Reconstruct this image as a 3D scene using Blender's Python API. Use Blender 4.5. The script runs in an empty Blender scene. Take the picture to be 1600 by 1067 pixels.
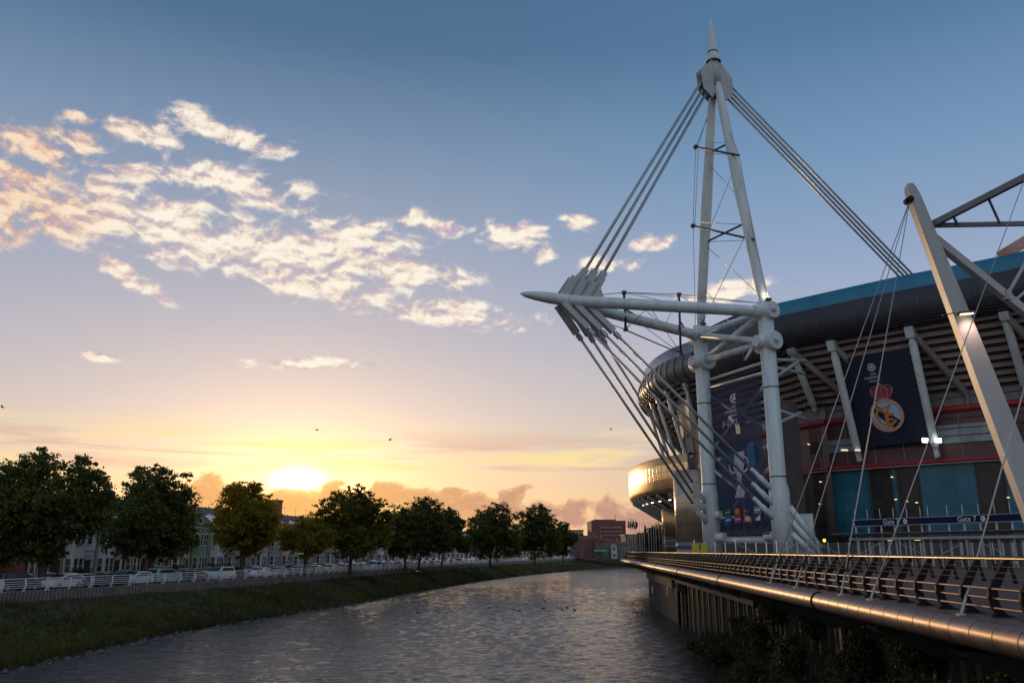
import bpy, math, random
import numpy as np
from mathutils import Vector, Matrix, noise
R = math.radians
C = bpy.context.scene.collection
SC = bpy.context.scene

# ------------------------------------------------------------------ camera
F = 1290.0                      # focal length in pixels of the 1600 px wide photograph
TILT = math.atan(327 / F)
EYE = 7.2                       # eye height over the river
cam_d = bpy.data.cameras.new('camera')
cam_d.sensor_width = 36.0
cam_d.lens = F / 1600 * 36.0
cam_d.clip_start = 0.2
cam_d.clip_end = 9000
cam = bpy.data.objects.new('camera', cam_d); C.objects.link(cam)
cam.location = (0, 0, EYE)
cam.rotation_euler = (math.pi / 2 + TILT, 0, 0)
SC.camera = cam

def tanel(py):
    return math.tan(TILT + math.atan((533.5 - py) / F))
def at(px, py, Y):              # survey helper: photo pixel + distance -> world point
    te = tanel(py); z = te * Y
    return Vector(((px - 800) / F * (Y * math.cos(TILT) + z * math.sin(TILT)), Y, z + EYE))
def onz(px, py, z0):
    return at(px, py, (z0 - EYE) / tanel(py))
def zat(py, Y):
    return tanel(py) * Y + EYE
def azel(px, py):               # photo pixel -> azimuth / elevation in degrees
    p = at(px, py, 1.0) - Vector((0, 0, EYE))
    return math.degrees(math.atan2(p.x, p.y)), math.degrees(math.atan2(p.z, math.hypot(p.x, p.y)))

SC.view_settings.view_transform = 'Standard'
SC.view_settings.look = 'None'
SC.view_settings.exposure = 0.0
SC.view_settings.gamma = 1.0

SUN_AZ, SUN_EL = azel(465, 748)

# ------------------------------------------------------------------ node helpers
def lin(c):
    return tuple(((v / 255) / 12.92 if v / 255 <= .04045 else ((v / 255 + .055) / 1.055) ** 2.4) for v in c[:3]) + (1.0,)
class NT:
    def __init__(s, tree):
        s.t = tree; s.n = tree.nodes; s.l = tree.links
    def node(s, typ, **kw):
        n = s.n.new(typ)
        for k, v in kw.items(): setattr(n, k, v)
        return n
    def put(s, sock, v):
        if v is None: return
        if hasattr(v, 'is_output'): s.l.new(v, sock)
        else: sock.default_value = v
    def m(s, op, a, b=None, c=None, clamp=False):
        n = s.n.new('ShaderNodeMath'); n.operation = op; n.use_clamp = clamp
        s.put(n.inputs[0], a); s.put(n.inputs[1], b)
        if c is not None: s.put(n.inputs[2], c)
        return n.outputs[0]
    def vm(s, op, a, b=None):
        n = s.n.new('ShaderNodeVectorMath'); n.operation = op
        s.put(n.inputs[0], a)
        if b is not None: s.put(n.inputs[1], b)
        return n.outputs['Value'] if op in ('LENGTH', 'DOT_PRODUCT', 'DISTANCE') else n.outputs[0]
    def comb(s, x, y, z):
        n = s.n.new('ShaderNodeCombineXYZ')
        for i, v in enumerate((x, y, z)): s.put(n.inputs[i], v)
        return n.outputs[0]
    def sep(s, v):
        n = s.n.new('ShaderNodeSeparateXYZ'); s.put(n.inputs[0], v); return n.outputs
    def noise(s, vec, scale, detail=4, rough=.55, dist=0, lac=2.0):
        n = s.n.new('ShaderNodeTexNoise'); s.put(n.inputs['Vector'], vec)
        n.inputs['Scale'].default_value = scale; n.inputs['Detail'].default_value = detail
        n.inputs['Roughness'].default_value = rough; n.inputs['Distortion'].default_value = dist
        n.inputs['Lacunarity'].default_value = lac
        return n.outputs[0]
    def ss(s, v, a, b):            # smoothstep
        n = s.n.new('ShaderNodeMapRange'); n.interpolation_type = 'SMOOTHSTEP'
        s.put(n.inputs['Value'], v); n.inputs['From Min'].default_value = a; n.inputs['From Max'].default_value = b
        return n.outputs[0]
    def ramp(s, fac, pts, interp='LINEAR'):
        n = s.n.new('ShaderNodeValToRGB'); s.put(n.inputs[0], fac)
        cr = n.color_ramp; cr.interpolation = interp
        while len(cr.elements) < len(pts): cr.elements.new(1.0)
        for e, (p, c) in zip(cr.elements, pts): e.position = p; e.color = c
        return n.outputs[0]
    def mix(s, fac, a, b, mode='MIX'):
        n = s.n.new('ShaderNodeMix'); n.data_type = 'RGBA'; n.blend_type = mode
        s.put(n.inputs[0], fac); s.put(n.inputs[6], a); s.put(n.inputs[7], b)
        return n.outputs[2]

# ------------------------------------------------------------------ world
def build_world():
    w = bpy.data.worlds.new('World'); SC.world = w; w.use_nodes = True
    T = NT(w.node_tree)
    bg = [n for n in T.n if n.type == 'BACKGROUND'][0]
    tc = T.node('ShaderNodeTexCoord')
    d = T.vm('NORMALIZE', tc.outputs['Generated'])
    x, y, z = T.sep(d)
    el = T.m('MULTIPLY', T.m('ARCSINE', z), 57.29578)
    az = T.m('MULTIPLY', T.m('ARCTAN2', x, y), 57.29578)
    P = T.comb(az, el, 0.0)
    # clear sky: tuned twilight gradient over a Nishita sky
    e01 = T.m('DIVIDE', el, 60.0)
    front = T.ramp(e01, [(0.0, lin((222, 168, 130))), (.05, lin((226, 186, 148))), (.10, lin((208, 188, 172))), (.16, lin((188, 180, 184))),
                         (.24, lin((170, 170, 186))), (.35, lin((144, 157, 182))), (.46, lin((110, 136, 167))), (.56, lin((72, 106, 142))), (.8, lin((56, 88, 124)))])
    side = T.ramp(e01, [(0.0, lin((218, 176, 140))), (.06, lin((214, 184, 158))), (.13, lin((198, 186, 180))), (.20, lin((182, 180, 192))),
                        (.30, lin((146, 164, 194))), (.42, lin((112, 146, 182))), (.55, lin((78, 116, 152))), (.8, lin((60, 95, 132)))])
    sd = Vector((math.sin(R(SUN_AZ)) * math.cos(R(SUN_EL)), math.cos(R(SUN_AZ)) * math.cos(R(SUN_EL)), math.sin(R(SUN_EL))))
    rt = T.ss(az, -12, 22)
    col = T.mix(rt, front, side)
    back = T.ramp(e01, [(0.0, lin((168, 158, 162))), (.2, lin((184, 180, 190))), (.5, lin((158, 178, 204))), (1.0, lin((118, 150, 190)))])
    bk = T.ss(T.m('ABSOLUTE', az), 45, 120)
    back = T.mix(1.0, back, (1.34, 1.27, 1.12, 1), 'MULTIPLY')  # unseen sky behind the camera, brightened to lift the shaded fronts
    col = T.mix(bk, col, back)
    sky = T.node('ShaderNodeTexSky'); sky.sky_type = 'NISHITA'; sky.sun_disc = False
    sky.sun_elevation = R(SUN_EL); sky.sun_rotation = R(SUN_AZ); sky.air_density = 1.0; sky.dust_density = 1.5
    nis = T.mix(1.0, sky.outputs[0], (.012, .012, .012, 1), 'MULTIPLY')
    col = T.mix(1.0, col, nis, 'ADD')
    # sun distance in degrees
    daz = T.m('SUBTRACT', az, SUN_AZ); de = T.m('SUBTRACT', el, SUN_EL)
    def gauss(sx, sy):
        q = T.m('ADD', T.m('POWER', T.m('DIVIDE', T.m('ABSOLUTE', daz), sx), 2.0), T.m('POWER', T.m('DIVIDE', T.m('ABSOLUTE', de), sy), 2.0))
        return T.m('EXPONENT', T.m('MULTIPLY', q, -1.0))
    g_wide = gauss(16, 7); g_mid = gauss(6.0, 2.9); g_core = gauss(1.3, .62)
    def glow(col, g, c, k):
        cc = T.mix(1.0, T.comb(g, g, g), (c[0] * k, c[1] * k, c[2] * k, 1), 'MULTIPLY')
        return T.mix(1.0, col, cc, 'ADD')
    col = glow(col, g_wide, (1.0, .58, .28), .16)
    # low streaks of stratus above the trees
    st = T.noise(T.vm('MULTIPLY', P, (.055, .75, 1)), 1.0, 5, .62, .6)
    band = T.m('MULTIPLY', T.ss(el, 4.2, 5.8), T.m('SUBTRACT', 1.0, T.ss(el, 6.6, 8.6)))
    band2 = T.m('MULTIPLY', T.m('SUBTRACT', 1.0, T.ss(T.m('ABSOLUTE', az), 30, 60)), band)
    s1 = T.m('MULTIPLY', T.ss(st, .47, .6), band2)
    s2 = T.m('MULTIPLY', T.m('SUBTRACT', 1.0, T.ss(st, .36, .5)), band2)
    col = T.mix(T.m('MULTIPLY', s1, .9), col, lin((255, 228, 160)))
    col = T.mix(T.m('MULTIPLY', s2, .45), col, lin((212, 164, 140)))
    col = glow(col, g_mid, (1.0, .62, .2), .62)
    col = glow(col, g_core, (1.0, .86, .5), 3.2)

    def blobmask(bl):
        cur = None
        for (px, py, rx, ry, rot) in bl:
            a, e = azel(px, py)
            mp = T.node('ShaderNodeMapping'); mp.vector_type = 'TEXTURE'
            T.l.new(P, mp.inputs['Vector'])
            mp.inputs['Location'].default_value = (a, e, 0)
            mp.inputs['Rotation'].default_value = (0, 0, R(-rot))
            mp.inputs['Scale'].default_value = (rx * .0455, ry * .0435, 1)
            ln = T.vm('LENGTH', mp.outputs[0])
            if cur is None: cur = ln
            else:
                n = T.n.new('ShaderNodeMath'); n.operation = 'SMOOTH_MIN'; n.inputs[2].default_value = .35
                T.l.new(cur, n.inputs[0]); T.l.new(ln, n.inputs[1]); cur = n.outputs[0]
        return T.m('SUBTRACT', 1.0, cur)
    # mid-height altocumulus, lit from the sun side
    hi = [(50, 228, 58, 24, 0), (120, 222, 34, 20, 20), (200, 203, 34, 15, 0), (262, 214, 30, 20, -10), (350, 206, 92, 19, 8),
          (35, 274, 64, 15, 6), (0, 335, 42, 52, 0), (110, 332, 88, 34, 8), (225, 268, 46, 16, 0), (360, 286, 118, 25, 4),
          (270, 360, 150, 48, 10), (430, 405, 170, 44, 12), (560, 392, 115, 50, 12), (640, 425, 96, 22, 8), (190, 425, 66, 13, 24), (470, 448, 130, 14, 6),
          (688, 354, 32, 14, 5), (640, 345, 36, 16, 0), (700, 488, 125, 20, 6), (790, 370, 50, 20, 8), (830, 360, 30, 14, 0), (895, 348, 30, 14, 5), (858, 397, 18, 20, 40),
          (955, 412, 42, 13, 0), (1012, 380, 42, 11, -5), (1130, 460, 60, 16, -8), (480, 568, 90, 9, -3), (130, 187, 26, 8, 0), (155, 558, 22, 6, 0)]
    mk = blobmask(hi)
    Q = T.vm('MULTIPLY', P, (.62, 1.0, 1))
    warp = T.n.new('ShaderNodeTexNoise'); T.l.new(Q, warp.inputs['Vector']); warp.inputs['Scale'].default_value = .35; warp.inputs['Detail'].default_value = 3
    Qw = T.vm('ADD', Q, T.vm('MULTIPLY', T.vm('SUBTRACT', warp.outputs['Color'], (.5, .5, .5)), (1.6, 1.2, 0)))
    n1 = T.noise(Qw, .72, 8, .58)
    Qs = T.vm('ADD', Qw, (.10, -.34, 0.0))
    n2 = T.noise(Qs, .72, 8, .58)
    dens = T.m('ADD', T.m('MULTIPLY', mk, 1.15), T.m('MULTIPLY', T.m('SUBTRACT', n1, .452), 5.2))
    gate = T.ss(mk, -.75, .05)
    alpha = T.m('MULTIPLY', T.ss(dens, -.2, 1.05), gate)
    rel = T.m('SUBTRACT', n1, n2)
    lit = T.ss(T.m('ADD', T.m('MULTIPLY', rel, 3.6), T.m('MULTIPLY', dens, .24)), -.34, .62)
    ccol = T.ramp(lit, [(0.0, lin((196, 180, 192))), (.35, lin((224, 204, 200))), (.7, lin((246, 228, 208))), (1.0, lin((255, 246, 228)))])
    hz = T.ss(az, -24, -33)
    ccol = T.mix(T.m('MULTIPLY', hz, .5), ccol, lin((246, 206, 170)), 'MULTIPLY')
    col = T.mix(T.m('MULTIPLY', alpha, .96), col, ccol)
    # low cumulus bank on the horizon
    lo = [(328, 770, 44, 28, 0), (300, 790, 40, 26, 0), (425, 790, 40, 28, 0), (455, 800, 60, 30, 0), (508, 785, 24, 30, 0), (540, 795, 50, 28, 0),
          (610, 775, 38, 20, 0), (660, 782, 60, 20, 0), (720, 790, 50, 22, 0), (800, 775, 30, 15, -25), (780, 800, 60, 22, 0), (860, 805, 60, 20, 0),
          (893, 802, 28, 24, 0), (955, 800, 34, 24, 0), (1010, 815, 60, 24, 0), (705, 768, 22, 9, 0), (250, 800, 60, 20, 0), (100, 800, 120, 30, 0)]
    ml = blobmask(lo)
    n3 = T.noise(T.vm('MULTIPLY', P, (.8, 1.1, 1)), .9, 7, .58)
    n4 = T.noise(T.vm('ADD', T.vm('MULTIPLY', P, (.8, 1.1, 1)), (.12, .2, 0)), .9, 7, .58)
    dl = T.m('ADD', T.m('MULTIPLY', ml, .9), T.m('MULTIPLY', T.m('SUBTRACT', n3, .5), 2.2))
    al = T.ss(dl, -.12, .16)
    near_sun = gauss(13, 9)
    lcol = T.mix(near_sun, lin((186, 140, 130)), lin((240, 172, 92)))
    ledge = T.m('ADD', T.m('MULTIPLY', T.m('SUBTRACT', n3, n4), 2.6), T.m('MULTIPLY', T.m('SUBTRACT', .35, dl), .5))
    lcol = T.mix(T.ss(ledge, -.15, .55), lcol, T.mix(near_sun, lin((244, 196, 150)), lin((255, 206, 120))))
    lcol = glow(lcol, g_core, (1.0, .8, .4), .8)
    col = T.mix(T.m('MULTIPLY', al, .86), col, lcol)
    # below the horizon: dull ground colour
    dn = T.ss(el, -1.5, -.3)
    col = T.mix(dn, lin((70, 66, 70)), col)
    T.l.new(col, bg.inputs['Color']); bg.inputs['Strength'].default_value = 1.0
    w.cycles.sampling_method = 'MANUAL'; w.cycles.sample_map_resolution = 512
build_world()

sun_d = bpy.data.lights.new('sun', 'SUN'); sun_d.energy = 1.3; sun_d.angle = R(5); sun_d.color = (1.0, .62, .30)
sun = bpy.data.objects.new('sun', sun_d); C.objects.link(sun)
sun.rotation_euler = Vector((math.sin(R(SUN_AZ)) * math.cos(R(SUN_EL)), math.cos(R(SUN_AZ)) * math.cos(R(SUN_EL)), math.sin(R(SUN_EL)))).to_track_quat('Z', 'Y').to_euler()

# ------------------------------------------------------------------ materials
MATS = {}
def mat(name, rgb, rough=.6, metal=0.0, var=0.0, vscale=1.0, bump=0.0, bscale=8.0, emit=None, estr=0.0, alpha=1.0, spec=.5, grime=None, coat=0.0, stretch=(1, 1, 1)):
    if name in MATS: return MATS[name]
    m = bpy.data.materials.new(name); m.use_nodes = True; MATS[name] = m
    T = NT(m.node_tree); b = T.n['Principled BSDF']
    c = tuple(rgb[:3]) + (1,)
    b.inputs['Base Color'].default_value = c
    b.inputs['Roughness'].default_value = rough; b.inputs['Metallic'].default_value = metal
    b.inputs['Alpha'].default_value = alpha; b.inputs['Specular IOR Level'].default_value = spec
    b.inputs['Coat Weight'].default_value = coat
    if var or bump or grime:
        tc = T.node('ShaderNodeTexCoord'); v = T.vm('MULTIPLY', tc.outputs['Object'], stretch)
        if var or grime:
            n = T.noise(v, vscale, 5, .6)
            lo = tuple(max(0, q * (1 - var)) for q in c[:3]) + (1,); hi = tuple(min(1, q * (1 + var)) for q in c[:3]) + (1,)
            o = T.ramp(n, [(.3, lo), (.7, hi)])
            if grime:
                g = T.noise(v, vscale * 3.3, 6, .7)
                o = T.mix(T.m('MULTIPLY', T.ss(g, .52, .72), grime[1]), o, tuple(grime[0]) + (1,))
            T.l.new(o, b.inputs['Base Color'])
            T.l.new(T.m('ADD', T.m('MULTIPLY', n, .2), rough - .1), b.inputs['Roughness'])
        if bump:
            bn = T.node('ShaderNodeBump'); bn.inputs['Strength'].default_value = bump; bn.inputs['Distance'].default_value = .05
            T.l.new(T.noise(v, bscale, 4, .6), bn.inputs['Height']); T.l.new(bn.outputs[0], b.inputs['Normal'])
    if emit:
        b.inputs['Emission Color'].default_value = tuple(emit) + (1,); b.inputs['Emission Strength'].default_value = estr
    return m

def mat_lines(name, rgb, line, period, width, axis=2, rough=.6, metal=0.0, var=.2, vscale=.8, bump=.6, uv=False, axis2=None, period2=1, width2=.1, dist=.05, spec=.5):
    """surface with repeating grooves: axis 0/1/2 of object space (or UV when uv)"""
    if name in MATS: return MATS[name]
    m = bpy.data.materials.new(name); m.use_nodes = True; MATS[name] = m
    T = NT(m.node_tree); b = T.n['Principled BSDF']
    tc = T.node('ShaderNodeTexCoord'); src = tc.outputs['UV' if uv else 'Object']
    ax = T.sep(src)
    def groove(a, per, wd):
        fr = T.m('FRACT', T.m('DIVIDE', ax[a], per))
        tri = T.m('ABSOLUTE', T.m('SUBTRACT', fr, .5))      # .5 at the joint
        return T.ss(tri, .5 - wd, .5 - wd * .35)
    g = groove(axis, period, width)
    if axis2 is not None: g = T.m('MAXIMUM', g, groove(axis2, period2, width2))
    n = T.noise(tc.outputs['Object'], vscale, 6, .65)
    lo = tuple(q * (1 - var) for q in rgb) + (1,); hi = tuple(min(1, q * (1 + var)) for q in rgb) + (1,)
    c = T.mix(g, T.ramp(n, [(.3, lo), (.7, hi)]), tuple(line) + (1,))
    T.l.new(c, b.inputs['Base Color'])
    b.inputs['Metallic'].default_value = metal; b.inputs['Specular IOR Level'].default_value = spec
    T.l.new(T.m('ADD', T.m('MULTIPLY', n, .25), rough - .12), b.inputs['Roughness'])
    bn = T.node('ShaderNodeBump'); bn.inputs['Strength'].default_value = bump; bn.inputs['Distance'].default_value = dist; bn.invert = True
    T.l.new(g, bn.inputs['Height']); T.l.new(bn.outputs[0], b.inputs['Normal'])
    return m

# ------------------------------------------------------------------ mesh builder
class MB:
    def __init__(s): s.v = []; s.f = []; s.mi = []; s.sm = []; s.uv = {}
    def add(s, vs, fs, mi=0, smooth=False):
        o = len(s.v); s.v += [tuple(v) for v in vs]
        for f in fs: s.f.append(tuple(i + o for i in f)); s.mi.append(mi); s.sm.append(smooth)
        return o
    def box(s, c, size, rz=0, mi=0, M=None):
        x, y, z = [q / 2 for q in size]; vs = []
        ca, sa = math.cos(rz), math.sin(rz)
        for dx in (-x, x):
            for dy in (-y, y):
                for dz in (-z, z):
                    p = Vector((c[0] + dx * ca - dy * sa, c[1] + dx * sa + dy * ca, c[2] + dz))
                    if M: p = M @ p
                    vs.append(p)
        s.add(vs, [(0, 1, 3, 2), (4, 6, 7, 5), (0, 4, 5, 1), (2, 3, 7, 6), (0, 2, 6, 4), (1, 5, 7, 3)], mi); return s
    def beam(s, a, b, w, h, up=(0, 0, 1), mi=0):
        a, b = Vector(a), Vector(b); d = (b - a).normalized(); u = Vector(up)
        sd = d.cross(u)
        if sd.length < 1e-4: sd = d.cross(Vector((1, 0, 0)))
        sd.normalize(); u = sd.cross(d).normalized(); vs = []
        for p in (a, b):
            for sx, sy in ((-1, -1), (1, -1), (1, 1), (-1, 1)): vs.append(p + sd * sx * w / 2 + u * sy * h / 2)
        s.add(vs, [(3, 2, 1, 0), (4, 5, 6, 7), (0, 1, 5, 4), (1, 2, 6, 5), (2, 3, 7, 6), (3, 0, 4, 7)], mi); return s
    def tube(s, pts, r, n=10, mi=0, caps=True, smooth=True):
        pts = [Vector(p) for p in pts]; rs = r if isinstance(r, (list, tuple)) else [r] * len(pts)
        vs = []; fs = []; pu = None
        for i, p in enumerate(pts):
            d = (pts[min(i + 1, len(pts) - 1)] - pts[max(i - 1, 0)]).normalized()
            if pu is None:
                pu = d.cross(Vector((0, 0, 1)))
                if pu.length < 1e-3: pu = Vector((1, 0, 0))
            pu = (pu - d * pu.dot(d)).normalized(); w = d.cross(pu)
            for k in range(n):
                a = 2 * math.pi * k / n; vs.append(p + (pu * math.cos(a) + w * math.sin(a)) * rs[i])
        for i in range(len(pts) - 1):
            for k in range(n):
                k2 = (k + 1) % n; fs.append((i * n + k, i * n + k2, (i + 1) * n + k2, (i + 1) * n + k))
        o = s.add(vs, fs, mi, smooth)
        if caps:
            s.f.append(tuple(o + k for k in range(n))[::-1]); s.mi.append(mi); s.sm.append(False)
            s.f.append(tuple(o + (len(pts) - 1) * n + k for k in range(n))); s.mi.append(mi); s.sm.append(False)
        return s
    def prism(s, poly, ex, mi=0):      # poly: 3D points, ex: extrusion vector
        n = len(poly); ex = Vector(ex); vs = [Vector(p) for p in poly] + [Vector(p) + ex for p in poly]
        s.add(vs, [tuple(range(n))[::-1], tuple(range(n, 2 * n))] + [(i, (i + 1) % n, (i + 1) % n + n, i + n) for i in range(n)], mi); return s
    def grid(s, rows, mi=0, smooth=False, uvs=None, close=False):     # rows: list of lists of points
        m = len(rows[0]); vs = [p for r in rows for p in r]
        fs = []
        for i in range(len(rows) - 1):
            for j in range(m - 1 + (1 if close else 0)):
                j2 = (j + 1) % m
                fs.append((i * m + j, i * m + j2, (i + 1) * m + j2, (i + 1) * m + j))
        o = s.add(vs, fs, mi, smooth)
        if uvs:
            for k, u in enumerate([u for r in uvs for u in r]): s.uv[o + k] = u
        return s
    def build(s, name, mats, parent=None, recalc=True):
        me = bpy.data.meshes.new(name); me.from_pydata(s.v, [], s.f)
        if not isinstance(mats, (list, tuple)): mats = [mats]
        for m in mats: me.materials.append(m)
        me.polygons.foreach_set('material_index', s.mi); me.polygons.foreach_set('use_smooth', s.sm)
        if recalc:
            import bmesh
            bm = bmesh.new(); bm.from_mesh(me); bmesh.ops.recalc_face_normals(bm, faces=bm.faces); bm.to_mesh(me); bm.free()
        if s.uv:
            ul = me.uv_layers.new(name='UVMap')
            for lp in me.loops: ul.data[lp.index].uv = s.uv.get(lp.vertex_index, (0, 0))
        me.update()
        o = bpy.data.objects.new(name, me); C.objects.link(o)
        if parent is not None:
            o.parent = parent
            o.matrix_parent_inverse = Matrix.Identity(4)
            if parent.get('_org'):
                pass
        return o
def tag(o, label=None, cat=None, group=None, kind=None):
    if label: o['label'] = label
    if cat: o['category'] = cat
    if group: o['group'] = group
    if kind: o['kind'] = kind
    return o
def empty(name, loc=(0, 0, 0), rz=0):
    o = bpy.data.objects.new(name, None); C.objects.link(o); o.location = loc; o.rotation_euler = (0, 0, rz)
    o.empty_display_size = .3
    return o
def copy_tree(o, parent=None):
    c = o.copy(); C.objects.link(c)
    if parent is not None: c.parent = parent
    for ch in list(o.children): copy_tree(ch, c)
    return c
def child_at(o, loc):        # geometry given in world coordinates, thing's Empty elsewhere
    o.location = -Vector(loc)
    return o
class W:                     # world-space thing: parts given in world coordinates
    def __init__(s, name, loc, label, cat, group=None, kind=None):
        s.loc = Vector(loc); s.o = empty(name, loc); tag(s.o, label, cat, group, kind)
    def part(s, name, mb, m, sub=None):
        if sub is not None:
            o = mb.build(name, m, sub); return o
        o = mb.build(name, m, s.o); o.location = -s.loc; return o
def text_mesh(body, size):
    cu = bpy.data.curves.new('t', 'FONT'); cu.body = body; cu.size = size; cu.align_x = 'CENTER'; cu.align_y = 'CENTER'; cu.resolution_u = 3
    o = bpy.data.objects.new('t', cu); C.objects.link(o)
    dg = bpy.context.evaluated_depsgraph_get(); me = bpy.data.meshes.new_from_object(o.evaluated_get(dg))
    vs = [v.co.copy() for v in me.vertices]; fs = [tuple(p.vertices) for p in me.polygons]
    bpy.data.objects.remove(o); bpy.data.curves.remove(cu); bpy.data.meshes.remove(me)
    return vs, fs

def catmull(pts, step):
    pts = [Vector(p) for p in pts]; out = []
    P = [pts[0] * 2 - pts[1]] + pts + [pts[-1] * 2 - pts[-2]]
    for i in range(1, len(P) - 2):
        n = max(1, int((P[i + 1] - P[i]).length / 1.0)); 
        for k in range(n * 2):
            t = k / (n * 2); a, b, c, d = P[i - 1], P[i], P[i + 1], P[i + 2]
            out.append(.5 * ((2 * b) + (c - a) * t + (2 * a - 5 * b + 4 * c - d) * t * t + (3 * b - a - 3 * c + d) * t ** 3))
    out.append(pts[-1])
    # resample
    res = [out[0]]; acc = 0
    for a, b in zip(out, out[1:]):
        L = (b - a).length
        while acc + L >= step and L > 0:
            a = a + (b - a) * ((step - acc) / L); res.append(a.copy()); L = (b - a).length; acc = 0
        acc += L
    res.append(out[-1]); return res
class Curve:                  # plan curve, arc-length parametrised; left normal
    def __init__(s, pts, step=1.0):
        s.p = catmull([Vector((x, y, 0)) for x, y in pts], step); s.step = step; s.L = (len(s.p) - 2) * step
    def pos(s, t):
        i = max(0, min(len(s.p) - 2, int(t / s.step))); f = t / s.step - i
        return s.p[i].lerp(s.p[i + 1], f) if 0 <= f <= 1 else s.p[i] + (s.p[i + 1] - s.p[i]) * f
    def dir(s, t):
        return (s.pos(t + .8) - s.pos(t - .8)).normalized()
    def off(s, t, o, z=0):     # o > 0 : to the left
        d = s.dir(t); p = s.pos(t) + Vector((-d.y, d.x, 0)) * o; p.z = z; return p
    def find(s, fn, t0=0, t1=None):     # param where fn(t) smallest
        t1 = s.L if t1 is None else t1; best = min((abs(fn(t0 + (t1 - t0) * i / 600)), t0 + (t1 - t0) * i / 600) for i in range(601)); return best[1]
def px_of(p):
    p = Vector(p) - Vector((0, 0, EYE)); cd = p.y * math.cos(TILT) + p.z * math.sin(TILT)
    return 800 + F * p.x / cd
def py_of(p):
    p = Vector(p) - Vector((0, 0, EYE)); cd = p.y * math.cos(TILT) + p.z * math.sin(TILT)
    return 533.5 - F * (p.z * math.cos(TILT) - p.y * math.sin(TILT)) / cd
rnd = random.Random(7)

# ------------------------------------------------------------------ shared materials
m_white = mat('white_painted_steel', (.52, .585, .62), .46, 0, .16, .5, .06, 3, grime=((.20, .19, .17), .55), stretch=(1.6, 1.6, .16))
m_white2 = mat('off_white_steel', (.34, .37, .40), .5, 0, .12, .5, grime=((.22, .2, .18), .5))
m_cable = mat('cable_steel', (.30, .34, .37), .38, .35, .12, .8)
m_wire = mat('wire_steel', (.34, .32, .31), .4, .6)
m_black = mat('black_painted_metal', (.010, .010, .011), .6, .0, .3, 6, spec=.12, grime=((.03, .02, .018), .4))
m_dark = mat('dark_steel', (.045, .048, .055), .5, .2, .3, 1)
m_glassdark = mat('dark_glass', (.02, .025, .03), .08, 0, spec=.8)

# ================================================================== SETTING
RAIL = Curve([(-50, -60), (-50, 10), (-47, 45), (-43.2, 72), (-39.4, 86), (-36, 98), (-32.4, 112), (-29, 130), (-23.6, 163), (-15.5, 206), (-1.5, 275), (15, 345), (31, 402), (55, 448), (95, 468), (160, 480), (300, 495)])
SHORE = Curve([(-36, -60), (-33, 0), (-31.2, 50), (-30.6, 66), (-29.6, 81), (-26.3, 96.4), (-21.6, 121), (-17, 153), (-6.2, 215), (12, 285), (38, 360), (58, 405), (100, 432), (160, 442), (300, 455)])

def strip(name, curve, offs, zs, m, step=3.0, t0=0, t1=None, kind='structure', smooth=False):
    mb = MB(); t1 = curve.L if t1 is None else t1; n = int((t1 - t0) / step) + 1
    rows = []; uv = []
    for i in range(n + 1):
        t = t0 + (t1 - t0) * i / n
        rows.append([curve.off(t, o, z) for o, z in zip(offs, zs)])
        uv.append([(t, o) for o in offs])
    mb.grid(rows, 0, smooth, uv); o = mb.build(name, m)
    if kind: o['kind'] = kind
    return o

m_asph = mat('asphalt', (.05, .05, .052), .85, 0, .25, .8, .3, 20)
m_pave = mat_lines('paving', (.16, .145, .14), (.06, .055, .05), .6, .03, 0, .8, uv=True, axis2=1, period2=.6, width2=.03, bump=.3)
m_ground = mat('earth_and_grass', (.06, .07, .03), .95, 0, .5, .05, .5, 2)
m_kerb = mat('kerb_stone', (.24, .23, .22), .8, 0, .15, 1)
strip('pavement_by_river', RAIL, [0.15, 2.2], [3.72, 3.72], m_pave)
strip('kerb_by_river', RAIL, [2.2, 2.35, 2.352], [3.724, 3.724, 3.60], m_kerb)
strip('road', RAIL, [2.35, 12.5], [3.6, 3.6], m_asph)
strip('kerb_by_houses', RAIL, [12.498, 12.5, 12.65], [3.60, 3.724, 3.724], m_kerb)
strip('pavement_by_houses', RAIL, [12.65, 19.5], [3.72, 3.72], m_pave)
strip('ground', RAIL, [19.5, 60, 400, 3500], [3.7, 3.7, 3.7, 3.7], m_ground, 12)

# far ground under everything (river bed, land to the horizon)
mb = MB(); mb.add([(-6000, -3000, -2.0), (6000, -3000, -2.0), (6000, 8000, -2.0), (-6000, 8000, -2.0)], [(0, 1, 2, 3)])
mb.build('river_bed', mat('silt', (.05, .045, .035), .9))['kind'] = 'structure'

# water
def water_mat():
    m = bpy.data.materials.new('river_water'); m.use_nodes = True; T = NT(m.node_tree); b = T.n['Principled BSDF']
    b.inputs['Base Color'].default_value = (.05, .042, .044, 1); b.inputs['Roughness'].default_value = .07; b.inputs['IOR'].default_value = 1.333
    b.inputs['Specular IOR Level'].default_value = .5
    tc = T.node('ShaderNodeTexCoord'); v = tc.outputs['Object']
    v1 = T.vm('MULTIPLY', v, (.55, 1.25, 1))
    a = T.noise(v1, 2.6, 4, .62, .4); c = T.noise(T.vm('MULTIPLY', v, (.6, 1.0, 1)), .35, 3, .5); f = T.noise(v1, 5.0, 3, .6, .3)
    calm = T.ss(T.noise(T.vm('MULTIPLY', v, (.03, .012, 1)), 1.0, 3, .5), .3, .65)
    h = T.m('ADD', T.m('ADD', T.m('MULTIPLY', a, .55), T.m('MULTIPLY', c, .8)), T.m('MULTIPLY', f, .16))
    h = T.m('MULTIPLY', h, T.m('ADD', .55, T.m('MULTIPLY', calm, .6)))
    bn = T.node('ShaderNodeBump'); bn.inputs['Strength'].default_value = 1.0; bn.inputs['Distance'].default_value = .21
    T.l.new(h, bn.inputs['Height']); T.l.new(bn.outputs[0], b.inputs['Normal'])
    return m
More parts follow.
